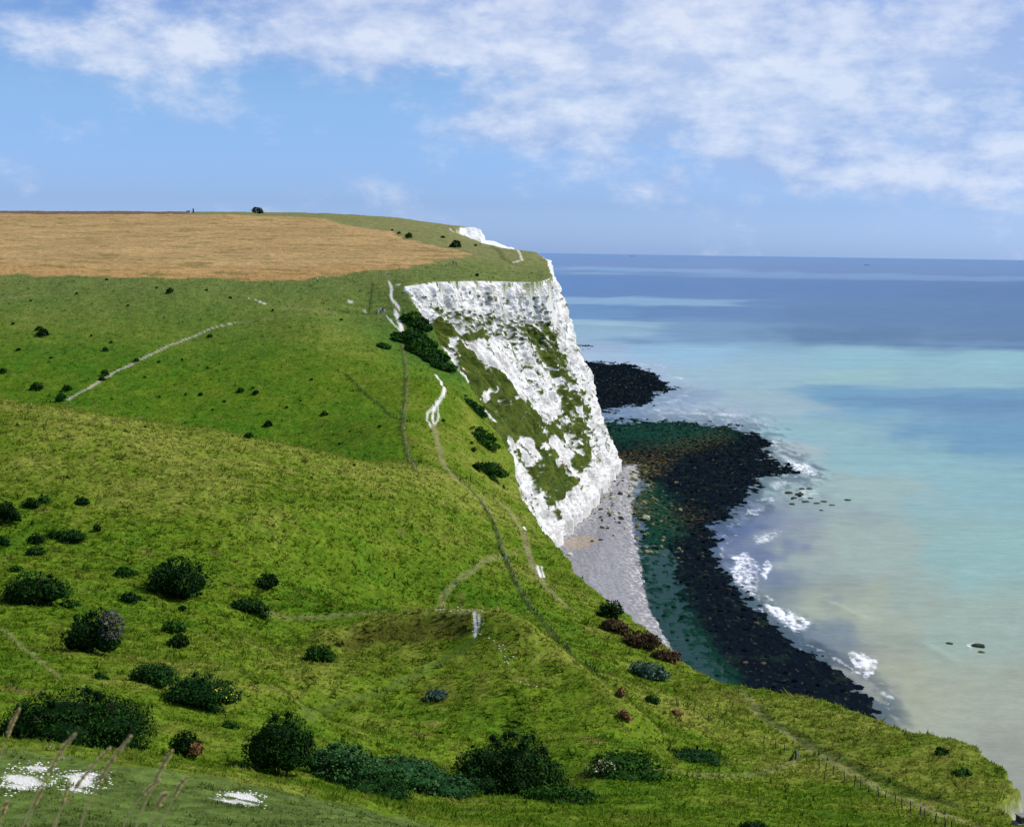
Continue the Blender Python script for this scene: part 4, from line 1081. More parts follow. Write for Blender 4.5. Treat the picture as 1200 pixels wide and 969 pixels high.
# ------------------------------------------------------------------ grass, too much to count
def grass():
    rng = np.random.default_rng(5)
    n = 430000
    A = rng.uniform(-.47, .47, n); Y = np.exp(rng.uniform(math.log(34), math.log(620), n)); X = A * Y
    sd = coast_sd(X, Y)
    t = poly_sd(X, Y, TERRACE)
    k = (sd < -.2) & ((t > .4) | (rng.random(n) < .8)) & (poly_sd(X, Y, FIELD) > 1)
    X, Y, sd, t = X[k], Y[k], sd[k], t[k]; n = len(X)
    n2 = 90000
    A2 = rng.uniform(-.47, .12, n2); Y2 = np.exp(rng.uniform(math.log(40), math.log(80), n2)); X2 = A2 * Y2
    s2 = coast_sd(X2, Y2); t2 = poly_sd(X2, Y2, TERRACE); k = t2 < .4
    X, Y, sd, t = np.r_[X, X2[k]], np.r_[Y, Y2[k]], np.r_[sd, s2[k]], np.r_[t, t2[k]]; n = len(X)
    c, d = land_albedo(X, Y, sd)
    c, ch, f = apply_masks(X, Y, sd, c)
    track = np.zeros(n)
    for px, hw, s, kd in PATH_W:
        if kd in (2,): continue
        lo = px.min(0) - 4; hi = px.max(0) + 4
        m = (X > lo[0]) & (X < hi[0]) & (Y > lo[1]) & (Y < hi[1])
        if m.any(): track[m] = np.maximum(track[m], sstep(hw * 1.5, hw * .7, poly_sd(X[m], Y[m], px, closed=False)) * s * 1.3)
    k = (ch < .25) & (rng.random(n) > track)
    X, Y, c, d, t = X[k], Y[k], c[k], d[k], t[k]; n = len(X)
    z = ground_z(X, Y)
    clump = fbm(X / 2.6, Y / 2.6, 57, 3)
    big = rng.random(n) < .03
    sz = np.where(big, 2.0, 1.0) * np.clip(Y / 150, .45, 1.35) * rng.uniform(.5, 1.3, n) * (1 + .6 * np.clip(clump, -.9, 1.0))
    sz *= np.where(t < .4, rng.uniform(.3, .8, n), 1.0)
    V = []; F = []; T = []
    nb = 3
    base = np.stack([X, Y, z - .05], -1)
    for b in range(nb):
        a = rng.uniform(0, 6.283, n); lean = rng.uniform(.3, 1.5, n)
        off = np.stack([rng.uniform(-.16, .16, n) * sz, rng.uniform(-.16, .16, n) * sz, np.zeros(n)], -1)
        side = np.stack([np.cos(a), np.sin(a), np.zeros(n)], -1) * (.085 * sz)[:, None]
        tip = np.stack([-np.sin(a) * lean - .12, np.cos(a) * lean, np.full(n, 1.0)], -1) * (.25 * sz * rng.uniform(.7, 1.3, n))[:, None]
        V.append(np.stack([base + off - side, base + off + side, base + off + tip], 1))
        col = c * rng.uniform(.9, 1.65, (n, 1)) * (1 + .25 * sstep(300, 420, Y))[:, None]
        col = np.where(big[:, None], col * np.array([.7, .78, .8]), col)
        yel = (rng.random(n) < np.clip(.12 + d * .25, .04, .4))[:, None]
        col = np.where(yel, col * .45 + np.array([.25, .22, .045]) * .55, col)
        T.append(np.repeat(col[:, None], 3, 1))
    V = np.stack(V, 1).reshape(-1, 3); T = np.stack(T, 1).reshape(-1, 3)
    m, nt = new_mat('grass blades')
    b_ = nt.n('ShaderNodeBsdfDiffuse', ins={'Color': nt.attr('cover')}); tr = nt.n('ShaderNodeBsdfTranslucent', ins={'Color': nt.attr('cover')})
    mx = nt.n('ShaderNodeMixShader', ins={0: .4}); nt.t.links.new(b_.outputs[0], mx.inputs[1]); nt.t.links.new(tr.outputs[0], mx.inputs[2])
    ou = nt.n('ShaderNodeOutputMaterial'); nt.t.links.new(mx.outputs[0], ou.inputs[0])
    o = mesh_np('grass', V, np.arange(len(V)).reshape(-1, 3), m, {'cover': T})
    tag(o, 'tufted green and straw coloured grass covering the near slopes', 'grass', kind='stuff')
grass()

# a few flower heads of dry grass close to the camera
def grass_stalks():
    m1 = plain_mat('dry grass stem', (.70, .56, .33), .8, .2, 40); m2 = plain_mat('dry seed head', (.80, .66, .36), .9, .3, 90)
    for m_ in (m1, m2):
        nt_ = m_.node_tree; pb = [q for q in nt_.nodes if q.type == 'BSDF_PRINCIPLED'][0]; out_ = [q for q in nt_.nodes if q.type == 'OUTPUT_MATERIAL'][0]
        tr_ = nt_.nodes.new('ShaderNodeBsdfTranslucent'); tr_.inputs[0].default_value = (.82, .70, .38, 1); mx_ = nt_.nodes.new('ShaderNodeMixShader'); mx_.inputs[0].default_value = .45
        nt_.links.new(pb.outputs[0], mx_.inputs[1]); nt_.links.new(tr_.outputs[0], mx_.inputs[2]); nt_.links.new(mx_.outputs[0], out_.inputs[0])
    rows = [((20,975),(52,915),(86,862),2.3,'leftmost tall bent grass stalk close to the camera'),((92,972),(104,938),(150,866),2.1,'tallest feathery grass stalk of the left foreground'),
            ((57,972),(78,938),(127,878),2.5,'grass stalk bending right between the two tallest left ones'),((155,972),(176,930),(200,882),2.2,'tall dry grass stalk left of the short pair'),
            ((185,972),(200,942),(218,912),2.4,'rightmost dry grass stalk of the foreground'),((170,972),(182,952),(195,930),2.0,'shortest dry grass stalk of the foreground'),
            ((-12,930),(2,880),(22,832),2.6,'dry grass stalk leaning in from the left edge'),((62,975),(70,952),(82,918),2.8,'faint short grass stalk among the left ones'),
            ((30,975),(36,955),(50,925),2.7,'small stalk at the foot of the leftmost tall one'),((-4,975),(2,960),(9,940),2.2,'short stalk in the very corner of the photo'),((140,972),(160,940),(186,915),2.9,'thin stalk half hidden by the tall one left of the short pair')]
    for k, (a, b, c, Y, lb) in enumerate(rows):
        rng = np.random.default_rng(300 + k)
        A, Bp, C_ = world(*a, Y), world(*b, Y), world(*c, Y - .12)
        dirn = (A - Bp); dirn /= np.linalg.norm(dirn)
        g0 = A + dirn * .35; 
        gz = float(base_height(np.array([g0[0]]), np.array([g0[1]]))[0])
        root = np.array([g0[0] - .02, g0[1] + .02, gz - .03])
        ctl = np.array([root, A, Bp, Bp * .4 + C_ * .6 + np.array([0, 0, .008]), C_])
        s = np.linspace(0, 1, 5); q = np.linspace(0, 1, 22)
        pl = np.stack([np.interp(q, s, ctl[:, i]) for i in range(3)], -1)
        for _ in range(3): pl[1:-1] = (pl[:-2] + 2 * pl[1:-1] + pl[2:]) / 4
        t = thing('grass_stalk', lb, 'grass stalk', tuple(root), 'dry grass stalks in the left foreground')
        pl = pl - root
        V, F = join([tube(pl[i], pl[i + 1], .0013, .0013 if i < 18 else .0009, 5) for i in range(len(pl) - 1)])
        mesh_np('stem', V, F, m1, parent=t)
        parts = []
        for j in range(80):
            f_ = rng.uniform(.58, 1.0); i0 = min(int(f_ * 21), 20); p = pl[i0] + (pl[i0 + 1] - pl[i0]) * (f_ * 21 - i0)
            dv = (pl[i0 + 1] - pl[i0]); dv /= np.linalg.norm(dv)
            o_ = rng.normal(size=3); o_ -= dv * (o_ @ dv); o_ /= np.linalg.norm(o_)
            wdt = .0045 * math.sin(min(1, (1.03 - f_) / .3) * 1.4 + .1)
            e = p + dv * .016 + o_ * wdt * rng.uniform(.3, 1)
            parts.append(tube(p, e, .0007, .0018, 4))
        V, F = join(parts)
        mesh_np('seed_head', V, F, m2, parent=t)
grass_stalks()

# ------------------------------------------------------------------ boulders and rocks
def rock_shape(sub, seed, ang=.35):
    V, F = ico(sub)
    rng = np.random.default_rng(seed)
    r = np.ones(len(V))
    for _ in range(9):                                   # cut flat facets
        d = rng.normal(size=3); d /= np.linalg.norm(d); lim = rng.uniform(.55, .9)
        dt = V @ d
        V = V - np.outer(np.maximum(dt - lim, 0), d)
    V = V * (1 + ang * .3 * vnoise(V[:, 0] * 2.3 + seed, V[:, 1] * 2.3 + V[:, 2] * 1.7, seed))[:, None]
    return V * np.array([1, rng.uniform(.7, 1), rng.uniform(.5, .75)]), F
def rock_mat(name, a, b, rough=.85):
    m, nt = new_mat(name)
    g = nt.n('ShaderNodeNewGeometry'); n = nt.noise(g.outputs['Position'], .8, 5, .65)
    oi = nt.n('ShaderNodeObjectInfo').outputs['Random']
    f = nt.math('ADD', nt.ramp(n, (.35, .65, 0, 1)), nt.math('MULTIPLY', nt.math('SUBTRACT', oi, .5), .8), clamp=True)
    finish(nt, nt.mix(f, tuple(a) + (1,), tuple(b) + (1,)), rough, n, .7, .3, spec=.1)
    return m
PALE_ROCK = rock_mat('chalk boulder', (.62, .60, .52), (.30, .28, .16)); DARK_ROCK = rock_mat('weedy boulder', (.02, .03, .018), (.09, .10, .04))
X_, Y_, Z_, reef_, sh_, fpx_, fpy_, fcol_ = FS
def shore_z(x, y):
    i = np.clip(np.searchsorted(Y_[:, 0], y), 1, Y_.shape[0] - 1)
    a = x / y; axs = X_[0] / Y_[0, 0]
    j = np.clip(np.searchsorted(axs, a), 1, len(axs) - 1)
    return Z_[i, j]
def boulders():
    protos = {}
    def put(px, py, size, dark, label, group):
        P = on_sea(px, py, 1.2)
        P[2] = float(shore_z(P[0], P[1]))
        key = (dark, random.randrange(4))
        if key not in protos:
            V, F = rock_shape(3, 400 + key[1] + 10 * dark)
            o = mesh_np('boulder', V, F, DARK_ROCK if dark else PALE_ROCK, smooth=False); protos[key] = o
        else:
            o = protos[key].copy(); COL.objects.link(o)
        s = size / 2
        o.location = (P[0], P[1], max(P[2], -.2) + s * .22); o.scale = (s, s, s * random.uniform(.8, 1.1)); o.rotation_euler = (random.uniform(-.3, .3), random.uniform(-.3, .3), random.uniform(0, 6))
        tag(o, label, 'boulder', group)
    single = [(757,606,3.6,0,'big rounded pale boulder lying on dark weedy ledge'),(728,608,2.6,1,'dark boulder on the grey shingle nearest the ledge'),(744,561,4.6,0,'largest flat topped pale boulder at the ledge edge'),
              (706,620,2.4,1,'dark boulder below the corner of the cliff foot'),(694,637,1.8,1,'green stained boulder alone on open shingle'),(668,652,2.2,0,'white chalk block on the shingle close under the grassy edge'),
              (727,579,3.0,1,'large mossy boulder against the shingle cove'),(718,584,3.2,0,'pale boulder wedged at the cliff foot by the mossy one')]
    for a in single: put(*a[:4], a[4], None)
    rg = random.Random(3)
    n = 0
    while n < 95:
        px = rg.gauss(720, 17); py = rg.gauss(585, 22)
        if not (688 < px < 752 and 548 < py < 640): continue
        # keep clear of the cliff itself: right of its foot line
        if px < 722 - (py - 552) * .62 : continue
        put(px, py, rg.uniform(.6, 2.2), 1 if rg.random() < .45 else 0, 'fallen boulder in the litter below the white cliff foot', 'fallen boulders at the foot of the cliff'); n += 1
    GOLD = rock_mat('weed stained boulder', (.30, .26, .12), (.06, .085, .03)); gp = []; n = 0
    while n < 70:
        px = rg.uniform(708, 800); py = rg.uniform(548, 655)
        if px < 735 + (py - 560) * .12 or rg.random() < (px - 740) / 90: continue
        P = on_sea(px, py); zz = float(shore_z(P[0], P[1]))
        if len(gp) < 3:
            V, F = rock_shape(3, 440 + len(gp)); o = mesh_np('boulder', V, F, GOLD, smooth=False); gp.append(o)
        else:
            o = gp[n % 3].copy(); COL.objects.link(o)
        s_ = rg.uniform(.5, 1.25) ** 1.3
        o.location = (P[0], P[1], max(zz, -.1) + s_ * .2); o.scale = (s_, s_, s_ * .9); o.rotation_euler = (rg.uniform(-.3, .3), rg.uniform(-.3, .3), rg.uniform(0, 6))
        tag(o, 'olive and gold stained boulder strewn over the weedy ledge beside the shingle', 'boulder', 'stained boulders on the weedy ledge'); n += 1
    for (px, py, s) in [(925,578,2.6),(931,584,2.0),(938,580,3.),(944,588,2.2),(950,584,1.6),(957,590,2.),(929,591,1.8),(966,588,2.2),(975,592,1.6),(993,586,2.2),(962,598,1.5),(940,573,2.),(948,573,1.8)]:
        P = on_sea(px, py); key = (1, random.randrange(4))
        if key not in protos:
            V, F = rock_shape(3, 400 + key[1] + 10); o = mesh_np('boulder', V, F, DARK_ROCK); protos[key] = o
        else:
            o = protos[key].copy(); COL.objects.link(o)
        o.location = (P[0], P[1], .05); o.scale = (s * .8, s * 1.1, s * .4); o.rotation_euler = (0, 0, random.uniform(0, 6))
        tag(o, 'black rock awash off the end of the ledge', 'rock', 'black rocks awash beyond the ledge')
    for (px, py, s, lb) in [(1147,757,3.0,'larger black rock breaking the milky water on the right'),(1113,754,1.6,'small black rock left of the larger one in milky water'),(1150,764,1.5,'small black rock in front of the larger one in milky water')]:
        P = on_sea(px, py); o = protos[(1, 1)].copy() if (1, 1) in protos else list(protos.values())[0].copy(); COL.objects.link(o)
        o.location = (P[0], P[1], .02); o.scale = (s * .7, s * .9, s * .3); o.rotation_euler = (0, 0, random.uniform(0, 6)); tag(o, lb, 'rock')
boulders()
def ledge_rocks():
    rng = np.random.default_rng(9)
    wgt = (reef_ > .75).ravel() * (sh_ < .2).ravel() * (Y_.ravel() ** 3.2) * (Z_.ravel() > -.12)
    idx = rng.choice(wgt.size, 7000, p=wgt / wgt.sum())
    V0, F0 = ico(1)
    Vs, Fs, Cs = [], [], []
    c = fcol_.reshape(-1, 3)
    for k, i in enumerate(idx):
        s = rng.uniform(.3, .9) ** 1.7 * np.array([1.3, 1.3, .75]) * rng.uniform(.8, 1.2, 3)
        a = rng.uniform(0, 6.28); R2 = np.array([[math.cos(a), -math.sin(a), 0], [math.sin(a), math.cos(a), 0], [0, 0, 1]])
        v = (V0 * rng.uniform(.75, 1.1, (len(V0), 1)) * s) @ R2.T + np.array([X_.flat[i] + rng.uniform(-.6, .6), Y_.flat[i] + rng.uniform(-1, 1), Z_.flat[i] + .1])
        Vs.append(v); Fs.append(F0 + k * len(V0))
        cc = c[i] * rng.uniform(.45, 1.2) + (np.array([.09, .08, .035]) if rng.random() < .04 else 0)
        Cs.append(np.repeat(cc[None], len(V0), 0))
    m, nt = new_mat('weedy ledge rock'); finish(nt, nt.attr('cover'), 1.0, spec=0.0)
    o = mesh_np('ledge_rocks', np.concatenate(Vs), np.concatenate(Fs), m, {'cover': np.concatenate(Cs)})
    tag(o, 'countless dark weed covered rocks strewn over the tidal ledges', 'rocks', kind='stuff')
ledge_rocks()
def rubble():
    rng = np.random.default_rng(12)
    Vs, Fs = [], []; V0, F0 = ico(1); k = 0
    for P, n in zip(CHALKS, (260, 190, 110, 15)):
        lo, hi = P.min(0), P.max(0); got = 0
        while got < n:
            p = rng.uniform(lo - .6, hi + .6)
            d = poly_sd(p[:1], p[1:], P)[0]
            if d > .5 or rng.random() < .25 * (d > 0): continue
            s = rng.uniform(.02, .07); 
            Vs.append(V0 * rng.uniform(.7, 1.2, (len(V0), 1)) * s * np.array([1.2, 1, .6]) + np.array([p[0], p[1], ground_at(p[0], p[1]) + s * .2])); Fs.append(F0 + k * len(V0)); k += 1; got += 1
    for (x0, y0, x1, y1, n) in [(560,722,562,745,18),(515,713,560,716,14),(566,740,600,775,14),(575,760,650,830,10),(500,713,520,714,4)]:
        for _ in range(n):
            f_ = rng.random(); P = hit_many([(x0 + (x1 - x0) * f_ + rng.normal(0, 3), y0 + (y1 - y0) * f_ + rng.normal(0, 2.5))])[0]
            s = rng.uniform(.04, .15)
            Vs.append(V0 * rng.uniform(.7, 1.2, (len(V0), 1)) * s * np.array([1.2, 1, .7]) + np.array([P[0], P[1], ground_at(P[0], P[1]) + s * .3])); Fs.append(F0 + k * len(V0)); k += 1
    o = mesh_np('chalk_rubble', np.concatenate(Vs), np.concatenate(Fs), plain_mat('loose chalk', (.74, .72, .67), .95, .15, 6, .05))
    tag(o, 'loose white chalk rubble on the terrace and over the spoil mound', 'rubble', kind='stuff')
rubble()

# ------------------------------------------------------------------ fences, posts, stiles
WOOD = plain_mat('weathered wood', (.075, .062, .048), .9, .35, 9); PALEW = plain_mat('pale wood', (.60, .58, .53), .8, .15, 9); WIRE = plain_mat('fence wire', (.14, .13, .12), .6, .1, 9); DARKW = plain_mat('dark wood', (.03, .027, .024), .9, .3, 9)
def box(w_, d_, h_, taper=1.0, z0=0.0):
    V = []
    for z, s in ((z0, 1), (z0 + h_, taper)):
        for sx, sy in ((-1, -1), (1, -1), (1, 1), (-1, 1)): V.append((sx * w_ / 2 * s, sy * d_ / 2 * s, z))
    V += [(0, 0, z0 + h_ + min(w_, d_) * .35 * taper)]
    F = [(0, 1, 5, 4), (1, 2, 6, 5), (2, 3, 7, 6), (3, 0, 4, 7)]
    cap = [(4, 5, 8, 8), (5, 6, 8, 8), (6, 7, 8, 8), (7, 4, 8, 8)]
    return np.array(V, float), np.array(F), np.array([c[:3] for c in cap])
def post_mesh(name, w_, h_, mat, parent, loc, tilt=0, lean=0, mesh=None):
    if mesh is None:
        V, F, Cp = box(w_, w_, h_ + .4, .88, -.4)
        me = bpy.data.meshes.new(name); me.from_pydata(V.tolist(), [], F.tolist() + Cp.tolist()); me.materials.append(mat); me.update()
    else: me = mesh
    o = bpy.data.objects.new(name, me); COL.objects.link(o); o.parent = parent; o.location = loc; o.rotation_euler = (tilt, lean, random.uniform(0, 1))
    return o
def fence(label, line, n, h=1.15, w_=.13, wires=(.45, .95), skip=()):
    H = hit_many(line); s = np.r_[0, np.cumsum(np.linalg.norm(np.diff(H[:, :2], axis=0), axis=1))]
    q = np.linspace(0, s[-1], n); q[1:-1] += np.random.default_rng(n).uniform(-.25, .25, n - 2) * s[-1] / n; xy = np.stack([np.interp(q, s, H[:, 0]), np.interp(q, s, H[:, 1])], -1)
    z = np.array([ground_at(*p) for p in xy]); P = np.c_[xy, z]
    t = thing('wire_fence', label, 'fence', tuple(P[0])); me = None
    for i in range(n):
        hh = random.uniform(.8, 1.15)
        o = post_mesh('post', w_, h, WOOD, t, tuple(P[i] - P[0]), random.uniform(-.11, .11), random.uniform(-.11, .11), me); me = o.data; o.scale = (1, 1, hh)
    for hw in wires:
        V, F = join([tube(P[i] - P[0] + [0, 0, hw], P[i + 1] - P[0] + [0, 0, hw], .008, .008, 4) for i in range(n - 1)])
        mesh_np('wire', V, F, WIRE, parent=t)
fence('post and wire fence running down the right slope beside the trodden path', [(793,826),(815,838),(845,852),(870,862),(895,872),(918,882),(935,890),(955,898),(980,912),(1005,925),(1035,938),(1062,951),(1090,964),(1115,978)], 27, 1.15, .095)
fence('fence along the dark grass strip from the saddle down past the stile', [(533,558),(548,570),(563,585),(578,610),(586,632),(593,655),(604,682),(621,710),(641,735),(666,762),(692,782)], 30, 1.05, .10)
fence('fence running straight down the far valley side left of the chalk path', [(472,400),(476,425),(478,445),(475,480),(473,505),(479,530),(488,548)], 22, 1.2, .13)
fence('short upright fence line beside the gate on the headland shoulder', [(437,335),(435,350),(433,364)], 7, 1.3, .2)
fence('fence slanting across the green valley floor to the long straight one', [(405,438),(418,452),(432,466),(448,477),(470,492)], 14, 1.1, .13)
fence('pale fence leading left from the gate with the walkers', [(385,364),(400,366),(420,368),(441,366)], 8, 1.2, .18)

def prism(p0, p1, w_, d_):
    p0 = np.array(p0, float); p1 = np.array(p1, float); a = p1 - p0; a /= np.linalg.norm(a)
    t = np.cross(a, [0.05, 1, .02]); t /= np.linalg.norm(t); b = np.cross(a, t)
    V = np.array([p + t * sx * w_ / 2 + b * sy * d_ / 2 for p in (p0, p1) for sx, sy in ((-1, -1), (1, -1), (1, 1), (-1, 1))])
    F = np.array([(0, 1, 5, 4), (1, 2, 6, 5), (2, 3, 7, 6), (3, 0, 4, 7), (3, 2, 1, 0), (4, 5, 6, 7)])
    return V, F
def part(name, shapes, mat, parent):
    V, F = join(shapes); return mesh_np(name, V, F, mat, parent=parent)
# leaning white board with its dark brace by the right hand fence
P = spot(934, 893); u = px_to_m(1, P)
t = thing('stile', 'leaning white board with dark brace standing at the right hand fence', 'stile', tuple(P))
part('white_board', [prism((3.5 * u, 0, -.1), (-1.2 * u, .1, 13.0 * u), .24, .06)], PALEW, t)
part('post', [prism((-1.6 * u, .16, -.3), (-1.6 * u, .16, 14.2 * u), .13, .13)], DARKW, t)
part('brace', [prism((-9 * u, .1, -.1), (-1.8 * u, .12, 11.5 * u), .12, .12)], DARKW, t)
part('step', [prism((-7 * u, -.3, 3 * u), (-3 * u, .5, 3 * u), .3, .06)], DARKW, t)
# stile half way along the saddle fence
P = spot(591, 655); u = px_to_m(1, P)
t = thing('stile', 'stile with a white post where the side path meets the saddle fence', 'stile', tuple(P))
part('white_post', [prism((1.6 * u, 0, -.3), (1.4 * u, 0, 9 * u), .22, .22)], PALEW, t)
part('post', [prism((-2.2 * u, .2, -.3), (-2.2 * u, .2, 6.5 * u), .2, .2)], DARKW, t)
part('rail', [prism((-2.4 * u, .1, 5 * u), (1.6 * u, .1, 5.4 * u), .14, .1), prism((-2.4 * u, .1, 2.6 * u), (1.6 * u, .1, 2.9 * u), .14, .1)], DARKW, t)
part('step', [prism((-3.6 * u, -.3, 1.6 * u), (1.0 * u, .1, 1.6 * u), .35, .08)], PALEW, t)
def single_post(px, py, h, label, mat, w_=.22):
    P = spot(px, py); V, F, Cp = box(w_, w_, h + .4, .9, -.4)
    me = bpy.data.meshes.new('marker_post'); me.from_pydata(V.tolist(), [], F.tolist() + Cp.tolist()); me.materials.append(mat); me.update()
    o = bpy.data.objects.new('marker_post', me); COL.objects.link(o); o.location = tuple(P); tag(o, label, 'post')
single_post(565, 590, 1.9, 'white marker post on the saddle fence above the stile', PALEW)
single_post(551.5, 564, 1.7, 'dark marker post at the top of the saddle fence', DARKW)
single_post(470, 482, 1.3, 'pale post on the bend of the straight far fence', PALEW)
# gate on the shoulder
P = spot(443, 367); u = px_to_m(1, P)
t = thing('gate', 'pale grey field gate by the group of walkers', 'gate', tuple(P))
part('post', [prism((0, 0, -.3), (0, 0, 5.6 * u), .3, .3)], PALEW, t)
part('post', [prism((8.5 * u, 2, -.3), (8.5 * u, 2, 4.4 * u), .25, .25)], PALEW, t)
part('rail', [prism((0, 0, k * u), (8.5 * u, 2, k * u * .9), .14, .08) for k in (1.2, 2.6, 4.0)], PALEW, t)
# concrete block at the lower right corner
P = spot(1196, 975, 122); u = px_to_m(1, P)
conc = plain_mat('old concrete', (.24, .22, .19), .95, .3, 4); concd = plain_mat('dark concrete', (.07, .06, .055), .95, .3, 4)
t = thing('concrete_block', 'square concrete block with a pale slab on top in the lower right corner', 'block', tuple(P)); t.rotation_euler = (0, 0, .35)
part('base', [prism((0, 0, -.8), (0, 0, 2.5 * u), 17 * u, 13 * u)], conc, t)
part('body', [prism((1.5 * u, 0, 2.5 * u), (1.5 * u, 0, 10 * u), 11 * u, 10 * u)], concd, t)
part('cap', [prism((1.5 * u, 0, 10 * u), (1.5 * u, 0, 11.4 * u), 12.5 * u, 11.5 * u)], conc, t)
# skyline hut and marker
P = spot(221, 250.5); u = px_to_m(1, P)
t = thing('hut', 'tiny white hut on the skyline of the grain field', 'hut', tuple(P))
part('wall', [prism((0, 0, -.3), (0, 0, 1.8 * u), 4.2 * u, 3 * u)], PALEW, t)
part('roof', [prism((-2.3 * u, 0, 1.9 * u), (2.3 * u, 0, 1.9 * u), .3, 3.4 * u), prism((-2.1 * u, 0, 2.3 * u), (2.1 * u, 0, 2.3 * u), .4, 1.6 * u)], WOOD, t)
single_post(226.5, 250, 3.0, 'dark upright marker on the skyline right of the white hut', DARKW, .9)

# ------------------------------------------------------------------ walkers
def skin_mesh(name, verts, edges, radii, mat, parent, sub=1):
    me = bpy.data.meshes.new(name); me.from_pydata(verts, edges, []); o = bpy.data.objects.new(name, me); COL.objects.link(o)
    sk = o.modifiers.new('s', 'SKIN'); me.skin_vertices[0].data[0].use_root = True
    for i, r in enumerate(radii): me.skin_vertices[0].data[i].radius = (r, r)
    sb = o.modifiers.new('d', 'SUBSURF'); sb.levels = sub; sb.render_levels = sub
    dg = bpy.context.evaluated_depsgraph_get(); m2 = bpy.data.meshes.new_from_object(o.evaluated_get(dg)); m2.materials.clear(); m2.materials.append(mat)
    bpy.data.objects.remove(o); bpy.data.meshes.remove(me)
    for p in m2.polygons: p.use_smooth = True
    o = bpy.data.objects.new(name, m2); COL.objects.link(o); o.parent = parent
    return o
SKINM = plain_mat('skin', (.45, .27, .19), .6, .1, 5); HAIR = plain_mat('hair', (.05, .03, .02), .8, .2, 20)
def cloth(n_, c): return plain_mat(n_, c, .85, .12, 8)
CL = {'white': cloth('white cloth', (.75, .75, .73)), 'dark': cloth('dark cloth', (.02, .022, .03)), 'red': cloth('red cloth', (.5, .05, .03)), 'blue': cloth('blue cloth', (.10, .16, .34)), 'grey': cloth('grey cloth', (.2, .2, .2)), 'tan': cloth('tan cloth', (.35, .26, .16)), 'brown': cloth('brown cloth', (.08, .05, .03))}
def person(label, px, py, top, legs, face=0.0, s=1.0, step=.18):
    P = spot(px, py); t = thing('person', label, 'person', tuple(P), None); t.rotation_euler = (0, 0, face); t.scale = (s, s, s)
    st = step
    pel = (0, 0, .95)
    v = [pel, (0, 0, 1.2), (0, .01, 1.42), (0, .01, 1.52), (0, -.02, 1.62), (0, -.03, 1.72),
         (.1, 0, .92), (.11, -st * .6, .5), (.11, -st * .8, .08), (.11, -st - .1, .03), (-.1, 0, .92), (-.11, st * .35, .5), (-.11, st, .1), (-.11, st - .14, .03),
         (.19, .01, 1.4), (.25, st * .5, 1.13), (.25, st * .7 - .1, .88), (.25, st * .7 - .16, .80), (-.19, .01, 1.4), (-.25, -st * .5, 1.13), (-.25, -st * .7 - .1, .88), (-.25, -st * .7 - .16, .80)]
    e = [(0, 1), (1, 2), (2, 3), (3, 4), (4, 5), (0, 6), (6, 7), (7, 8), (8, 9), (0, 10), (10, 11), (11, 12), (12, 13), (2, 14), (14, 15), (15, 16), (16, 17), (2, 18), (18, 19), (19, 20), (20, 21)]
    r = [.13, .13, .13, .055, .095, .09, .085, .06, .045, .04, .085, .06, .045, .04, .055, .042, .033, .035, .055, .042, .033, .035]
    skin_mesh('body', v, e, r, SKINM, t)
    skin_mesh('shirt', [v[0], v[1], v[2], v[14], v[15], v[18], v[19]], [(0, 1), (1, 2), (2, 3), (3, 4), (2, 5), (5, 6)], [.155, .155, .155, .08, .062, .08, .062], CL[top], t)
    skin_mesh('trousers', [v[0], v[6], v[7], v[8], v[10], v[11], v[12]], [(0, 1), (1, 2), (2, 3), (0, 4), (4, 5), (5, 6)], [.15, .105, .078, .062, .105, .078, .062], CL[legs], t)
    skin_mesh('hair', [(0, .01, 1.66), (0, -.005, 1.75)], [(0, 1)], [.10, .085], HAIR, t)
person('walker in white top and dark trousers, left of the pair below the field edge', 372, 330.5, 'white', 'dark', 1.2, 1.25)
person('walker in white top and pale trousers, right of the pair below the field edge', 382.5, 329, 'white', 'tan', 1.4, 1.2)
person('walker in white shirt beside the gate post', 446, 366, 'white', 'blue', .4, 1.2)
person('walker in dark clothes between the white shirt and the red top', 448.5, 365.5, 'dark', 'dark', 2.2, 1.2)
person('walker in red top at the right end of the group by the gate', 450.5, 364.5, 'red', 'white', -.8, 1.2)
person('dark clothed walker, left of the two near the field corner', 531, 310.5, 'dark', 'dark', .3, 1.25)
person('dark clothed walker, right of the two near the field corner', 534.5, 311.5, 'dark', 'brown', .9, 1.25)
person('walker far along the coast path below the distant white cliff', 563, 288, 'white', 'grey', .9, 1.5)

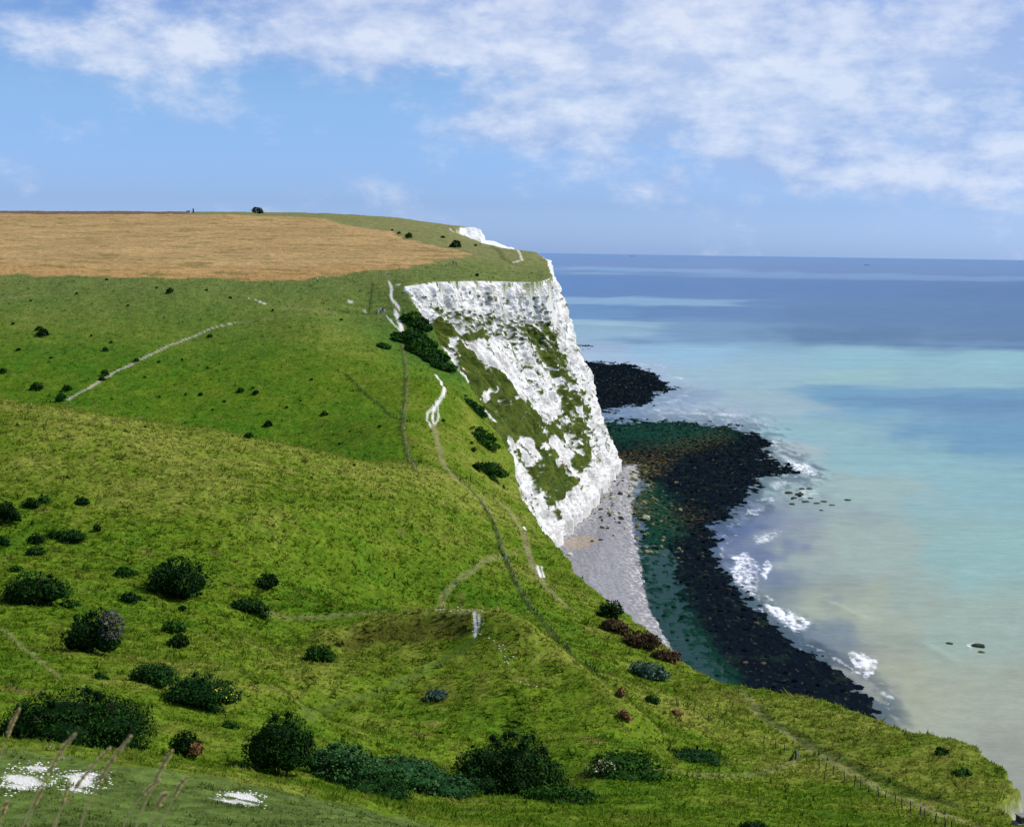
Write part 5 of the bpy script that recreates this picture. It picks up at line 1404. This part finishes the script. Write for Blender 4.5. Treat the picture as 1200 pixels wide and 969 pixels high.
# ------------------------------------------------------------------ ships near the horizon
def ship(px, py, L, label, hullc):
    P = on_sea(px, py); u = 1.0
    t = thing('cargo_ship', label, 'ship', (P[0], P[1], 0)); t.rotation_euler = (0, 0, .12)
    hm = plain_mat('ship hull', hullc, .6, .1, .05); wm = plain_mat('ship paint', (.55, .55, .55), .6, .1, .05)
    n = 14; V = []
    for i in range(n + 1):
        f_ = i / n; x = (f_ - .5) * L; wv = L * .07 * min(1, (f_ / .12) ** .5 if f_ < .12 else 1, ((1 - f_) / .22) ** .6 if f_ > .78 else 1) + .05
        sheer = L * .05 * (1 + .35 * max(0, f_ - .8) / .2)
        V += [(x, -wv * .8, -2), (x, -wv, sheer), (x, wv, sheer), (x, wv * .8, -2)]
    V = np.array(V); F = []
    for i in range(n):
        a = i * 4; b = a + 4
        F += [(a, b, b + 1, a + 1), (a + 1, b + 1, b + 2, a + 2), (a + 2, b + 2, b + 3, a + 3)]
    F += [(0, 1, 2, 3), (n * 4 + 3, n * 4 + 2, n * 4 + 1, n * 4)]
    mesh_np('hull', V, np.array(F), hm, parent=t)
    z = L * .05
    part('bridge', [prism((-L * .36, 0, z), (-L * .36, 0, z + L * .09), L * .10, L * .11), prism((-L * .36, 0, z + L * .09), (-L * .36, 0, z + L * .12), L * .06, L * .13)], wm, t)
    part('funnel', [tube((-L * .41, 0, z), (-L * .41, 0, z + L * .14), L * .018, L * .015, 8)], hm, t)
    part('mast', [tube((L * .3, 0, z), (L * .3, 0, z + L * .12), L * .006, L * .004, 6), tube((0, 0, z), (0, 0, z + L * .10), L * .006, L * .004, 6)], wm, t)
ship(741, 300.6, 150, 'long pale cargo ship faint on the horizon, left of the darker ship', (.30, .32, .36))
ship(1016, 311, 60, 'small dark ship on the horizon right of the pale one', (.05, .05, .07))


# ------------------------------------------------------------------ light, sky, camera
SUN_AZ = math.radians(83)      # clockwise from +Y (view direction): from the right, a touch ahead
SUN_EL = math.radians(46)
sdir = Vector((math.sin(SUN_AZ) * math.cos(SUN_EL), math.cos(SUN_AZ) * math.cos(SUN_EL), math.sin(SUN_EL)))
sl = bpy.data.lights.new('sun', 'SUN'); sl.energy = 4.2; sl.angle = math.radians(.5); sl.color = (1, .965, .90)
so = bpy.data.objects.new('sun', sl); COL.objects.link(so)
so.rotation_euler = sdir.to_track_quat('Z', 'Y').to_euler()
so.location = (200, 0, 400)

def build_world():
    wd = bpy.data.worlds.new('World'); scene.world = wd; wd.use_nodes = True
    nt = NT(wd.node_tree)
    sky = nt.n('ShaderNodeTexSky', sky_type='NISHITA', sun_disc=False)
    sky.sun_elevation = SUN_EL; sky.sun_rotation = SUN_AZ
    sky.altitude = 100; sky.air_density = 1.0; sky.dust_density = .6; sky.ozone_density = 2.5
    tc = nt.n('ShaderNodeTexCoord'); dirv = tc.outputs['Generated']
    sep = nt.n('ShaderNodeSeparateXYZ', ins={0: dirv})
    x, y, z = sep.outputs
    azm = nt.math('ARCTAN2', x, y); el = nt.math('ARCSINE', z)
    # sky tint : the film renders the sky a clear mid blue
    rp = nt.n('ShaderNodeValToRGB'); nt.set(rp, 'Fac', nt.ramp(el, (0.0, .4, 0, 1)))
    cr = rp.color_ramp; cr.elements[0].position = 0; cr.elements[0].color = (.72, 1.10, 2.30, 1); cr.elements[1].position = 1; cr.elements[1].color = (.75, .85, 1.15, 1)
    for p_, c_ in ((.085, (.66, .91, 1.72, 1)), (.28, (.84, 1.07, 1.47, 1)), (.45, (.80, .95, 1.35, 1))):
        e_ = cr.elements.new(p_); e_.color = c_
    tint = rp.outputs[0]
    skyc = nt.mix(1.0, sky.outputs[0], tint, 'MULTIPLY')
    vec = nt.n('ShaderNodeCombineXYZ', ins={0: azm, 1: nt.math('MULTIPLY', el, 1.75), 2: 0.0}).outputs[0]
    n1 = nt.noise(vec, 10.0, 7, .6); n2 = nt.noise(vec, 24.0, 6, .62); n3 = nt.noise(nt.scale(vec, (1, 2.2, 1)), 7.0, 5, .55)
    # where the cloud banks lie: (azimuth, elevation, half widths, weight)
    def cl(px, py, sx, sy, wgt):
        d = ray(px, py); a = math.atan2(d[0], d[1]); e = math.asin(d[2] / np.linalg.norm(d))
        u = nt.math('DIVIDE', nt.math('SUBTRACT', azm, a), sx / FPX); v = nt.math('DIVIDE', nt.math('SUBTRACT', el, e), sy / FPX)
        r = nt.math('ADD', nt.math('MULTIPLY', u, u), nt.math('MULTIPLY', v, v))
        return nt.math('MULTIPLY', nt.math('EXPONENT', nt.math('MULTIPLY', r, -1.0)), wgt)
    def total(L):
        s = L[0]
        for k in L[1:]: s = nt.math('ADD', s, k)
        return s
    banks = total([cl(90,55,120,32,.9), cl(230,55,150,40,.75), cl(440,40,170,48,.9), cl(620,62,110,36,.75), cl(800,45,170,70,.95), cl(1000,70,260,75,.9),
                   cl(660,145,170,26,.6), cl(880,160,260,60,.5), cl(1150,150,240,80,.6), cl(1180,40,160,60,.7), cl(380,155,34,13,.35), cl(900,130,320,60,.42), cl(1100,190,320,50,.38), cl(700,105,160,50,.5), cl(560,150,90,20,.45), cl(950,215,400,40,.25), cl(300,-30,500,45,.7), cl(900,-30,500,60,.8)])
    # elsewhere round the sky a broken layer higher up
    rest = nt.math('MULTIPLY', nt.ramp(el, (.17, .30, 0, 1)), .55)
    dens = nt.math('ADD', nt.math('MULTIPLY', nt.math('MAXIMUM', banks, rest), .80), nt.math('MULTIPLY', nt.math('SUBTRACT', n1, .5), 3.6))
    dens = nt.math('ADD', dens, nt.math('MULTIPLY', nt.math('SUBTRACT', n2, .5), .9))
    cov = nt.n('ShaderNodeMapRange', interpolation_type='SMOOTHSTEP', ins={'Value': dens, 'From Min': .14, 'From Max': 1.10, 'To Min': 0.0, 'To Max': .78}).outputs[0]
    # billow tops brighter than bases
    lift = nt.math('ADD', nt.math('MULTIPLY', nt.math('SUBTRACT', n2, .5), 2.6), nt.math('MULTIPLY', nt.math('SUBTRACT', n3, .45), 2.2))
    bright = nt.ramp(lift, (-.28, .55, 0, 1))
    white = total([cl(70,45,110,30,1.), cl(450,30,150,40,.6), cl(600,65,90,25,.5), cl(820,30,120,60,.9), cl(1080,80,60,22,.5), cl(650,138,80,14,.5), cl(1060,155,60,14,.5), cl(230,60,60,30,.3)])
    bright = nt.math('MULTIPLY', nt.math('ADD', bright, nt.math('MULTIPLY', white, .6)), .8, clamp=True)
    cloud = nt.mix(bright, CLOUD_DARK, CLOUD_LIGHT)
    out = nt.mix(cov, skyc, cloud)
    bg = nt.n('ShaderNodeBackground', ins={'Color': out, 'Strength': .1})
    o = nt.n('ShaderNodeOutputWorld'); nt.t.links.new(bg.outputs[0], o.inputs[0])
CLOUD_DARK = (3.7, 5.0, 8.0, 1); CLOUD_LIGHT = (8.3, 8.8, 9.9, 1)
build_world()

cam = bpy.data.cameras.new('camera'); co = bpy.data.objects.new('camera', cam); COL.objects.link(co)
cam.sensor_width = 36; cam.sensor_fit = 'HORIZONTAL'; cam.lens = FPX / PW * 36
cam.clip_start = .1; cam.clip_end = 120000
R = Matrix(((CR[0], CU[0], -CF[0], 0), (CR[1], CU[1], -CF[1], 0), (CR[2], CU[2], -CF[2], EYE), (0, 0, 0, 1)))
co.matrix_world = R
cam.dof.use_dof = True; cam.dof.focus_distance = 250; cam.dof.aperture_fstop = 9
scene.camera = co
scene.view_settings.view_transform = 'Standard'; scene.view_settings.look = 'None'
scene.view_settings.exposure = 0; scene.view_settings.gamma = 1
scene.view_settings.use_curve_mapping = False
scene.cycles.max_bounces = 4; scene.cycles.diffuse_bounces = 2; scene.cycles.glossy_bounces = 2
scene.cycles.use_adaptive_sampling = True
